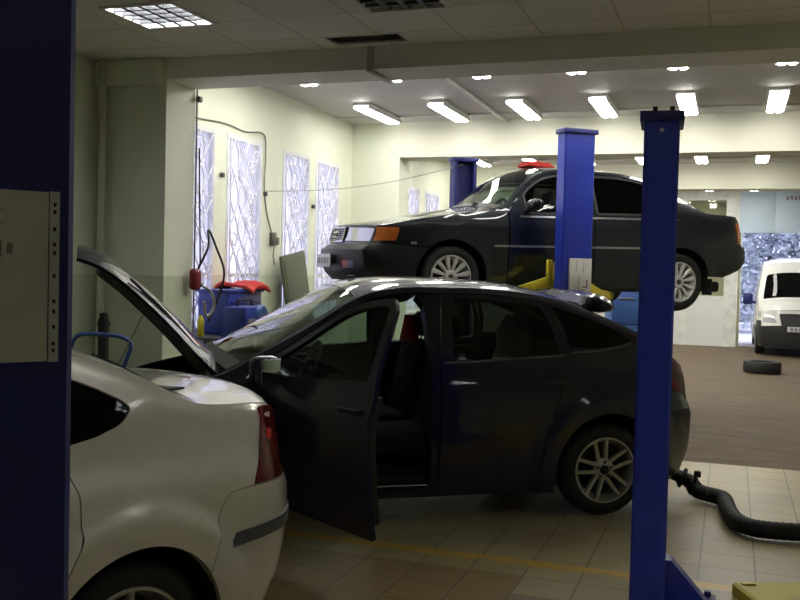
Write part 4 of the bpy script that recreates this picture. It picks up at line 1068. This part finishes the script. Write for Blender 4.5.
# conduit dropping from the missing ceiling tile
c_ = MB(); c_.box((-2.80, 7.167, 3.345), (.05, .024, .19), .004); c_.box((-2.80, 7.40, HB - .012), (.05, .50, .022), .004)
tag(c_.build('cable_trunking', M['conduit']), 'short cable trunking dropping from the missing ceiling tile over the near beam', 'trunking')
c_ = MB(); c_.tube([(-5.30, 7.10, 0), (-5.30, 7.10, HN)], .035, 10); tag(c_.build('wall_pipe', M['pipe']), 'painted vertical pipe in the corner beside the pilaster', 'pipe')
c_ = MB(); c_.tube([(-4.69, 7.665, 0), (-4.69, 7.665, 3.5)], .009, 8); c_.box((-4.665, 7.66, 3.17), (.05, .06, .05), .01); tag(c_.build('wall_pipe', M['cable']), 'thin dark pipe up the window side of the pilaster', 'pipe')
c_ = MB(); c_.box((-5.06, 7.14, 3.42 - .10), (.66, .08, .22), .004); tag(c_.build('trim_1', M['wall']), kind='structure')
# ------------------------------------------------------------------ lifts
def post_mesh(mb, w, d, h, ch=.012):
    poly = [(-w / 2 + ch, -d / 2), (w / 2 - ch, -d / 2), (w / 2, -d / 2 + ch), (w / 2, d / 2), (w / 2 - .04, d / 2), (w / 2 - .04, d / 2 - .05), (w / 2 - .008, d / 2 - .05), (w / 2 - .008, -d / 2 + .02), (-w / 2 + .008, -d / 2 + .02), (-w / 2 + .008, d / 2 - .05), (-w / 2 + .04, d / 2 - .05), (-w / 2 + .04, d / 2), (-w / 2, d / 2), (-w / 2, -d / 2 + ch)]
    mb.prism(poly, .02, h)
def lift_post(label, loc, rz, w, d, h, cap=.02, group=None, m='blue', bx=.22, bo=0):
    t = thing('lift_post', label, 'lift post', loc, rz, group)
    k = MB(); post_mesh(k, w, d, h); k.build('column', M[m], t)
    k = MB(); k.box((bo, 0, .012), (w + bx, d + .22, .024), .004)
    for sx in (-1, 1):
        for sy in (-1, 1): k.lathe([(.001, .05), (.016, .05), (.018, .024)], 8, 'z', T=Matrix.Translation((bo + sx * (w / 2 + bx / 2 - .04), sy * (d / 2 + .07), 0)))
    k.build('base_plate', M['bluedk'], t)
    k = MB(); k.box((0, 0, h + .012), (w + 2 * cap, d + 2 * cap, .045), .004); k.build('top_cap', M['bluedk'], t)
    return t
# near lift: the post by the hatchback rear wheel
P1 = lift_post('blue lift post standing in front of the dark hatchback rear wheel', (-.345, 4.83, 0), R(19.2 - 15.5), .165, .30, 2.40, bx=.26, bo=.125)
k = MB()
k.prism([(.083, .024), (.30, .024), (.30, .05), (.11, .265), (.083, .265)], -.05, .05, 'y'); k.build('gusset', M['blue'], P1)
k = MB(); 
for sx in (-.035, .045): k.lathe([(.001, .035), (.012, .035), (.012, 0)], 10, 'z', T=Matrix.Translation((sx, -.06, 2.435)))
k.build('cap_bolt', M['black'], P1)
k = MB(); T = Matrix.Translation((-.0, -.152, 2.345)) @ Matrix.Rotation(R(45), 4, 'Y'); k.box((0, 0, 0), (.018, .003, .018), T=T); k.build('label_sticker', M['paper'], P1)
# the other near post, close to the camera on the left, with a sleeve of papers
ang = 19.2 + 36
P2 = lift_post('broad dark blue lift post close by at the left edge, papers taped to it', (0, 0, 0), R(ang), .36, .24, 2.40, m='bluedk')
def cam_pt(x, y, z):   # (right, forward) metres from the camera foot -> room coordinates
    ca, sa = math.cos(R(19.2)), math.sin(R(19.2)); return Vector((x * ca - y * sa, x * sa + y * ca, z))
e = cam_pt(-.583, 1.70, 0)                    # right front edge of that post
ax = Vector((math.cos(R(ang)), math.sin(R(ang)), 0)); ay = Vector((-ax.y, ax.x, 0))
P2.location = e - ax * .18 + ay * .12
FM2 = Matrix.Translation(P2.location) @ Matrix.Rotation(R(ang), 4, 'Z')
SL = thing('paper_sleeve', 'clear punched sleeve holding white printed papers, fixed to the left blue post', 'paper', FM2 @ Vector((.06, -.1215, 1.475)), R(ang))
k = MB(); k.box((-.03, -.001, .148), (.205, .0015, .297)); k.build('sheet', M['paper'], SL)
k = MB(); k.box((.083, -.001, .148), (.017, .002, .300)); s_ = k.build('punched_strip', M['plate'], SL)
k = MB()
for z in (.018, .030, .060, .087, .105, .15, .19, .205, .232, .262, .275): k.box((.083, -.0025, z), (.005, .001, .007))
k.build('punch_holes', M['black'], s_)
k = MB(); rn = random.Random(2)
for z in (.262, .240, .225, .105): k.box((-.055, -.0022, z), (.05 + .06 * rn.random(), .0006, .0016))
for i in range(7): k.box((-.10 + .018 * i, -.0022, .196), (.010, .0006, .018 + .006 * (i % 3)))
k.build('printed_lines', M['greyprint'], SL)

# rear lift carrying the raised saloon
AX = lambda x, y, z=0: AM @ Vector((x, y, z - LIFT))
def arms(t, sy, zc):
    """yellow carriage and two swing arms reaching under the car; sy = +1 when the car lies on the +y side"""
    c = MB(); c.box((0, sy * .13, zc + .02), (.26, .10, .34), .015); ca = c.build('carriage', M['yellow'], t)
    for sx, L in ((-1, .62), (1, .80)):
        a = MB(); p0 = Vector((sx * .14, sy * .17, zc)); p1 = Vector((sx * L, sy * .62, zc - .145)); p1b = Vector((sx * .42, sy * .30, zc - .11))
        for q0, q1, hw, hh in ((p0, p1b, .055, .055), (p1b, p1, .042, .042)):
            d = (q1 - q0); n = d.to_track_quat('X', 'Z').to_matrix().to_4x4(); a.box((d.length / 2, 0, 0), (d.length + .06, 2 * hw, 2 * hh), .01, T=Matrix.Translation(q0) @ n)
        a.lathe([(.001, .07), (.05, .07), (.055, .06), (.055, 0), (.001, 0)], 14, 'z', T=Matrix.Translation(p1 + Vector((0, 0, -.03))))
        a.build('lift_arm', M['yellow'], t)
    b = MB(); b.box((-.19, sy * .13, zc + .10), (.05, .05, .22), .01, T=None); b.box((.19, sy * .13, zc + .07), (.05, .05, .18), .01); b.build('arm_lock', M['yellow'], t)
    b = MB(); b.tube([(.05, sy * .22, zc - .08), (.20, sy * .26, zc - .02), (.34, sy * .24, zc - .10), (.30, sy * .2, zc - .26)], .035, 8); b.tube([(-.10, sy * .22, zc - .10), (.02, sy * .25, zc - .05), (.10, sy * .22, zc - .14)], .03, 8); b.build('rubber_guard', M['rubber'], t)
zc = LIFT + .30
P3 = lift_post('blue lift post with a white notice in front of the raised saloon', AX(-1.615, -1.36, 0), R(39.2), .33, .15, 3.02, group=None)
arms(P3, 1, zc)
P4 = lift_post('blue lift post behind the raised saloon, towards the windows', AX(-1.62, 1.36, 0), R(39.2 + 180), .30, .15, 3.02, m='bluedk')
arms(P4, 1, zc)
k = MB(); k.box((0, 0, 0), (.24, .03, .35), .004)
o = k.build('notice_board', M['paper']); NB = o; o.matrix_world = AM @ Matrix.Translation((-1.59, -1.36 - .075 - .016, 1.63 - LIFT)); tag(o, 'white notice plate on the rear lift post facing the room', 'notice')
k = MB()
for (x, z, w_, h_) in ((-.05, .10, .003, .12), (.03, .09, .003, .10), (-.02, -.07, .004, .16), (.05, -.10, .05, .012), (.02, -.13, .07, .010), (.07, -.06, .012, .06)): k.box((x, -.0155, z), (w_, .002, h_))
k.build('notice_print', M['mark'], o)

# ------------------------------------------------------------------ floor things
k = MB(); pts = [(-.235, 7.40, .12), (-.20, 7.36, .075), (-.13, 7.30, .064), (-.05, 7.24, .064), (.0, 7.17, .064), (.015, 7.05, .064), (.03, 6.88, .064), (.05, 6.72, .064), (.09, 6.55, .064), (.16, 6.44, .064), (.27, 6.41, .064), (.42, 6.43, .064), (.65, 6.50, .064), (.95, 6.62, .064), (1.4, 6.85, .064)]
def spline(pts, n):
    P = [Vector(p) for p in pts]; out = []
    for i in range(len(P) - 1):
        a, b, c, d = P[max(i - 1, 0)], P[i], P[i + 1], P[min(i + 2, len(P) - 1)]
        for j in range(n):
            t = j / n; out.append(.5 * ((2 * b) + (c - a) * t + (2 * a - 5 * b + 4 * c - d) * t * t + (3 * b - a - 3 * c + d) * t ** 3))
    return out + [P[-1]]
sp = spline(pts, 14)
HO = thing('exhaust_hose', 'black corrugated exhaust hose snaking over the tiles from the hatchback tailpipe', 'hose', (0, 0, 0))
k = MB(); nn = len(sp) - 1; k.tube(sp, .055, 14, rfun=lambda u: .056 + .0018 * math.sin(u * nn * 1.57)); k.build('hose', M['rubber'], HO)
pp = FM @ Vector((.64, -.32, .25)); q = Vector(pts[0])
k = MB(); k.tube([pp, pp.lerp(q, .4), pp.lerp(q, .95), Vector(pts[1])], .04, 12, rfun=lambda u: .034 + .03 * u); k.build('nozzle', M['black'], HO)
k = MB(); d = (q - pp); mm = pp.lerp(q, .95); qn = d.to_track_quat('Z', 'Y').to_matrix().to_4x4()
for off_ in (-.05, .03):
    k.lathe([(.05, -.012), (.078, -.012), (.078, .012), (.05, .012)], 16, 'z', closed=True, T=Matrix.Translation(mm + d.normalized() * off_) @ qn)
k.box((0, 0, 0), (.05, .04, .05), .01, T=Matrix.Translation(mm + Vector((.06, -.02, .06)))); k.box((0, 0, 0), (.04, .05, .04), .01, T=Matrix.Translation(mm + Vector((-.07, -.02, -.01)))); k.build('clamp', M['black'], HO)
k = MB(); mm = pp.lerp(q, .55); k.lathe([(.042, -.012), (.056, -.012), (.056, .012), (.042, .012)], 16, 'z', closed=True, T=Matrix.Translation(mm) @ qn); k.build('steel_band', M['steel'], HO)

YB_ = thing('cable_ramp', 'worn yellow steel cover plate on the floor at the bottom right corner', 'floor plate', (.36, 5.20, 0), R(24))
k = MB(); k.prism([(-.27, 0), (-.27, .055), (-.255, .065), (.75, .065), (.80, .0)], -.14, .14, 'y'); k.build('plate', M['yellow2'], YB_)
k = MB(); k.box((-.20, .10, .069), (.07, .03, .010), .003); k.box((.3, .10, .069), (.07, .03, .010), .003); k.build('lug', M['yellow'], YB_)

def tyre(name, label, loc):
    t = MB(); t.recalc = False
    t.lathe([(.20, -.09), (.215, -.10), (.27, -.105), (.30, -.098), (.318, -.07), (.32, 0), (.318, .07), (.30, .098), (.27, .105), (.215, .10), (.20, .09), (.195, .07), (.27, .0), (.195, -.07)], 40, 'z', closed=True)
    o = t.build(name, M['rubber']); o.location = loc; return tag(o, label, 'tyre')
tyre('tyre', 'loose black tyre lying flat on the floor in front of the white van', (.56, 17.85, .105))

# blue cabinet and gas bottle below the raised saloon
c0 = Vector((-1.37, 13.55, 0))
CBT = thing('tool_cabinet', 'blue metal cabinet standing beyond the raised saloon', 'cabinet', c0, R(19))
k = MB(); k.box((-.02, .2, .73), (.40, .40, 1.44), .012); k.build('body', M['blue3'], CBT)
for i in range(3):
    k = MB(); k.box((-.02, -.008, .30 + .44 * i), (.37, .016, .41), .006); dr = k.build('drawer', M['blue3'], CBT)
    k = MB(); k.box((-.02, -.024, .45 + .44 * i), (.22, .02, .02), .006); k.build('handle', M['steel'], dr)
GB = thing('gas_bottle', 'pale green gas bottle standing beside the blue cabinet', 'gas bottle', (-1.07, 13.50, 0))
k = MB(); k.lathe([(.001, 0), (.085, 0), (.095, .02), (.095, 1.10), (.085, 1.20), (.05, 1.28), (.03, 1.31)], 22); k.build('cylinder', M['palegreen'], GB)
k = MB(); k.lathe([(.03, 1.30), (.035, 1.32), (.035, 1.40), (.001, 1.42)], 14); k.build('valve_cap', M['paper'], GB)

# ------------------------------------------------------------------ window corner clutter
WB = thing('workbench', 'grey steel workbench under the first windows', 'workbench', (-4.82, 8.95, 0))
k = MB(); k.box((0, 0, .93), (.66, 1.9, .05), .008); k.build('worktop', M['trim'], WB)
for sx in (-.28, .28):
    for sy in (-.88, .88):
        k = MB(); k.box((sx, sy, .455), (.05, .05, .91), .006); k.build('leg', M['trim'], WB)
k = MB(); k.box((0, 0, .28), (.60, 1.8, .03), .005); k.build('shelf', M['trim'], WB)
CR = thing('tool_crate', 'blue plastic crate at the back of the workbench by the window', 'crate', (-4.93, 8.78, .955))
k = MB(); k.box((0, 0, .225), (.36, .72, .45), .03); k.build('body', M['blue2'], CR)
for z in (.12, .22, .32):
    k = MB(); k.box((.185, 0, z), (.012, .62, .03), .004); k.build('rib', M['bluedk'], CR)
k = MB(); k.box((0, 0, .44), (.39, .75, .03), .008); k.build('rim', M['blue2'], CR)
k = MB(); rn = random.Random(4)
vs = []; fs = []; nx, ny = 7, 17
for i in range(nx):
    for j in range(ny):
        u, v = i / (nx - 1) - .5, j / (ny - 1) - .5; edge = max(0, abs(u) - .36) + max(0, abs(v) - .42)
        vs.append((u * .46 + .02 * math.sin(9 * v), v * .48, .035 + .02 * math.sin(7 * v + 3 * u) + .015 * rn.random() - edge * .3))
n0 = len(vs); vs += [(x, y, z - .03) for x, y, z in vs]
for i in range(nx - 1):
    for j in range(ny - 1):
        a = i * ny + j; fs.append((a, a + 1, a + ny + 1, a + ny)); fs.append((n0 + a, n0 + a + ny, n0 + a + ny + 1, n0 + a + 1))
bd = [(0, j) for j in range(ny)] + [(i, ny - 1) for i in range(1, nx)] + [(nx - 1, j) for j in range(ny - 2, -1, -1)] + [(i, 0) for i in range(nx - 2, 0, -1)]
for p, q_ in zip(bd, bd[1:] + bd[:1]):
    a, b2 = p[0] * ny + p[1], q_[0] * ny + q_[1]; fs.append((a, b2, n0 + b2, n0 + a))
k.add(vs, fs, True); o = k.build('cloth', M['red']); o.location = (-4.90, 8.98, 1.435); tag(o, 'orange-red cloth spread over the blue crate on the workbench', 'cloth')
MC = thing('welding_machine', 'blue machine with a round dial and handle in front of the blue crate', 'machine', (-4.57, 8.42, .955))
k = MB(); k.box((0, 0, .15), (.26, .42, .30), .03); k.box((0, 0, .02), (.28, .46, .03), .008); k.build('housing', M['blue2'], MC)
k = MB(); k.lathe([(.001, -.03), (.10, -.03), (.115, -.01), (.115, .02)], 22, 'x', T=Matrix.Translation((.13, .10, .20)) @ Matrix.Rotation(PI, 4, 'Z')); k.build('dial', M['blue3'], MC)
k = MB(); k.box((.134, -.08, .12), (.008, .16, .12), .004); k.build('front_panel', M['steel'], MC)
k = MB(); k.tube([(0, -.15, .29), (0, -.14, .36), (0, .14, .36), (0, .15, .29)], .012, 8); k.build('carry_handle', M['black'], MC)
VI = thing('bench_vice', 'dark steel vice clamped to the end of the workbench nearest the board', 'vice', (-4.66, 9.45, .955))
k = MB(); k.box((0, 0, .04), (.16, .16, .08), .012); k.box((-.05, 0, .13), (.08, .14, .12), .012); k.build('vice_body', M['black'], VI)
k = MB(); k.box((.10, 0, .14), (.06, .15, .10), .012); k.tube([(-.02, 0, .13), (.20, 0, .13)], .018, 8); k.build('jaw', M['steel'], VI)
k = MB(); k.tube([(.20, -.09, .13), (.20, .09, .13)], .008, 8); k.build('screw_handle', M['steel'], VI)
k = MB(); k.lathe([(.001, 0), (.03, 0), (.035, .01), (.035, .16), (.02, .19), (.012, .21), (.001, .21)], 16); o = k.build('spray_bottle', M['yellow']); o.location = (-4.86, 8.08, .955); tag(o, 'small yellow bottle at the pilaster end of the workbench', 'bottle')
k = MB(); k.box((0, 0, .025), (.05, .46, .05), .01); k.tube([(.05, -.2, .03), (.06, .22, .03)], .02, 8); o = k.build('torque_bar', M['steel']); o.location = (-4.58, 8.95, .955); tag(o, 'steel bar lying along the front edge of the workbench', 'tool')
# hoses hanging on the pilaster
HR = thing('hose_reel', 'red hose holder with coiled black hose on the window side of the pilaster', 'hose', (-4.655, 7.58, 1.52))
k = MB(); k.box((.03, 0, 0), (.08, .13, .20), .04, seg=4); k.build('holder', M['red2'], HR)
k = MB(); k.tube(spline([(.06, .0, .10), (.10, .10, .30), (.04, .20, .46), (.08, .28, .30), (.14, .33, .06), (.10, .28, -.20), (.06, .18, -.40)], 8), .011, 8); k.tube(spline([(.05, .05, .12), (.06, .02, .40), (.04, .03, .80), (.02, .05, 1.2)], 6), .008, 6); k.build('black_hose', M['rubber'], HR)
k = MB(); k.tube(spline([(.08, .02, -.05), (.12, .14, -.12), (.10, .22, -.26), (.08, .12, -.34), (.10, .05, -.2)], 8), .014, 8); k.build('pale_hose', M['steel'], HR)
# board leaning by the second windows
BD = thing('door_panel', 'grey-green padded board leaning against the window frame behind the raised saloon', 'board', (-4.98, 10.72, 0), R(-4))
k = MB(); T = Matrix.Rotation(R(-4.5), 4, 'Y') @ Matrix.Rotation(R(9), 4, 'X'); k.box((.08, .05, .935), (.05, .58, 1.80), .02, T=T); k.build('board', M['green'], BD)
k = MB(); k.box((.107, .05, .935), (.01, .50, 1.72), .004, T=T); k.build('padding', M['green'], BD)
# wall cables and stretched wire
k = MB(); k.tube(spline([(XL + .012, 7.75, 3.12), (XL + .012, 8.45, 3.145), (XL + .012, 9.05, 3.18), (XL + .012, 9.5, 3.155), (XL + .012, 9.94, 3.19), (XL + .012, 10.0, 2.95), (XL + .012, 9.98, 2.6), (XL + .012, 10.05, 2.3), (XL + .012, 10.2, 2.05)], 8), .008, 6)
tag(k.build('wall_cable', M['cable']), 'dark cable looping along the wall over the first pair of windows', 'cable')
SK = thing('wall_socket', 'dark socket with dangling plugs between the two pairs of windows', 'socket', (XL, 10.2, 1.98))
k = MB(); k.box((.03, 0, 0), (.06, .09, .16), .01); k.build('box', M['trim'], SK)
k = MB(); k.box((.07, .03, -.02), (.05, .04, .09), .012); k.box((.065, -.045, .03), (.05, .04, .10), .012); k.tube([(.07, -.04, -.02), (.06, -.05, -.20), (.05, .0, -.3)], .009, 6); k.build('plug', M['cable'], SK)
for (yy, zz) in ((10.0, 2.5), (9.0, 2.62), (11.35, 2.45)):
    k = MB(); k.box((XL + .02, yy, zz), (.04, .05, .05), .008); tag(k.build('junction_box', M['trim']), {10.0: 'small dark box on the wall right of the first pair of windows', 9.0: 'small dark box on the pier inside the first pair of windows', 11.35: 'small dark box on the pier inside the second pair of windows'}[yy], 'junction box')
wp = AX(-1.62, 1.36, 2.98)
k = MB(); k.tube([Vector((XL + .015, 9.95, 2.53)).lerp(wp, t / 12) + Vector((0, 0, -.10 * math.sin(PI * t / 12))) for t in range(13)], .006, 6); tag(k.build('stretched_wire', M['conduit']), 'thin wire stretched from the window wall to the rear lift post', 'wire')
# blue trolley and upright tube by the near left wall
TR = thing('trolley', 'blue tubular trolley handle rising behind the champagne saloon', 'trolley', (-4.76, 6.40, 0), R(19))
k = MB(); k.tube(spline([(-.25, .0, .10), (-.25, 0, .80), (-.24, 0, .97), (-.17, 0, 1.07), (0, 0, 1.075), (.16, 0, 1.06), (.24, 0, 1.0), (.20, 0, .86), (.15, .02, .70), (.15, .02, .12)], 8), .018, 10); k.build('handle_frame', M['blue3'], TR)
k = MB(); k.box((-.04, .16, .14), (.50, .40, .03), .008); k.build('deck', M['blue2'], TR)
for sx in (-.2, .17):
    for sy in (.02, .30):
        k = MB(); k.lathe([(.02, -.018), (.06, -.018), (.065, -.01), (.065, .01), (.06, .018), (.02, .018)], 18, 'x', closed=True, T=Matrix.Translation((sx, sy, .065))); k.build('castor', M['rubber'], TR)
BT = thing('tube', 'black upright tube standing by the pilaster behind the trolley', 'tube', (-5.02, 6.78, 0))
k = MB(); k.lathe([(.001, 0), (.046, 0), (.046, 1.18), (.001, 1.18)], 16); k.build('pipe', M['black'], BT)
k = MB(); k.lathe([(.036, 1.18), (.036, 1.22), (.001, 1.23)], 14); k.lathe([(.046, 1.12), (.054, 1.12), (.054, 1.15), (.046, 1.15)], 14); k.build('end_cap', M['rubber'], BT)

# ------------------------------------------------------------------ daylight, camera
W = bpy.data.worlds.new('World'); S.world = W; W.use_nodes = True; nt = W.node_tree
bg = nt.nodes['Background']; tc = nt.nodes.new('ShaderNodeTexCoord'); sx = nt.nodes.new('ShaderNodeSeparateXYZ'); rp = nt.nodes.new('ShaderNodeValToRGB')
nt.links.new(tc.outputs['Generated'], sx.inputs[0]); nt.links.new(sx.outputs['Z'], rp.inputs['Fac']); nt.links.new(rp.outputs['Color'], bg.inputs['Color'])
rp.color_ramp.elements[0].color = (.68, .66, .96, 1); rp.color_ramp.elements[1].color = (.78, .82, 1, 1)
bg.inputs['Strength'].default_value = 1.65
cd = bpy.data.cameras.new('camera'); cam = bpy.data.objects.new('camera', cd); COL.objects.link(cam)
cd.sensor_width = 36; cd.lens = 36 * 950 / 800; cd.clip_start = .05; cd.clip_end = 200
yaw, pit, rol = R(19.2), R(1.8), R(1.4)
f = Vector((-math.sin(yaw) * math.cos(pit), math.cos(yaw) * math.cos(pit), -math.sin(pit))); r = Vector((math.cos(yaw), math.sin(yaw), 0)); u = r.cross(f)
ri = r * math.cos(rol) + u * math.sin(rol); ui = u * math.cos(rol) - r * math.sin(rol)
mw = Matrix((ri, ui, -f)).transposed().to_4x4(); mw.translation = (0, 0, 1.65); cam.matrix_world = mw
S.camera = cam
S.view_settings.view_transform = 'Standard'; S.view_settings.look = 'None'; S.view_settings.exposure = 0.75; S.view_settings.gamma = 1; S.view_settings.use_curve_mapping = False
S.cycles.max_bounces = 10; S.cycles.diffuse_bounces = 6; S.cycles.transparent_max_bounces = 16; S.cycles.use_denoising = True; S.cycles.sample_clamp_indirect = 6
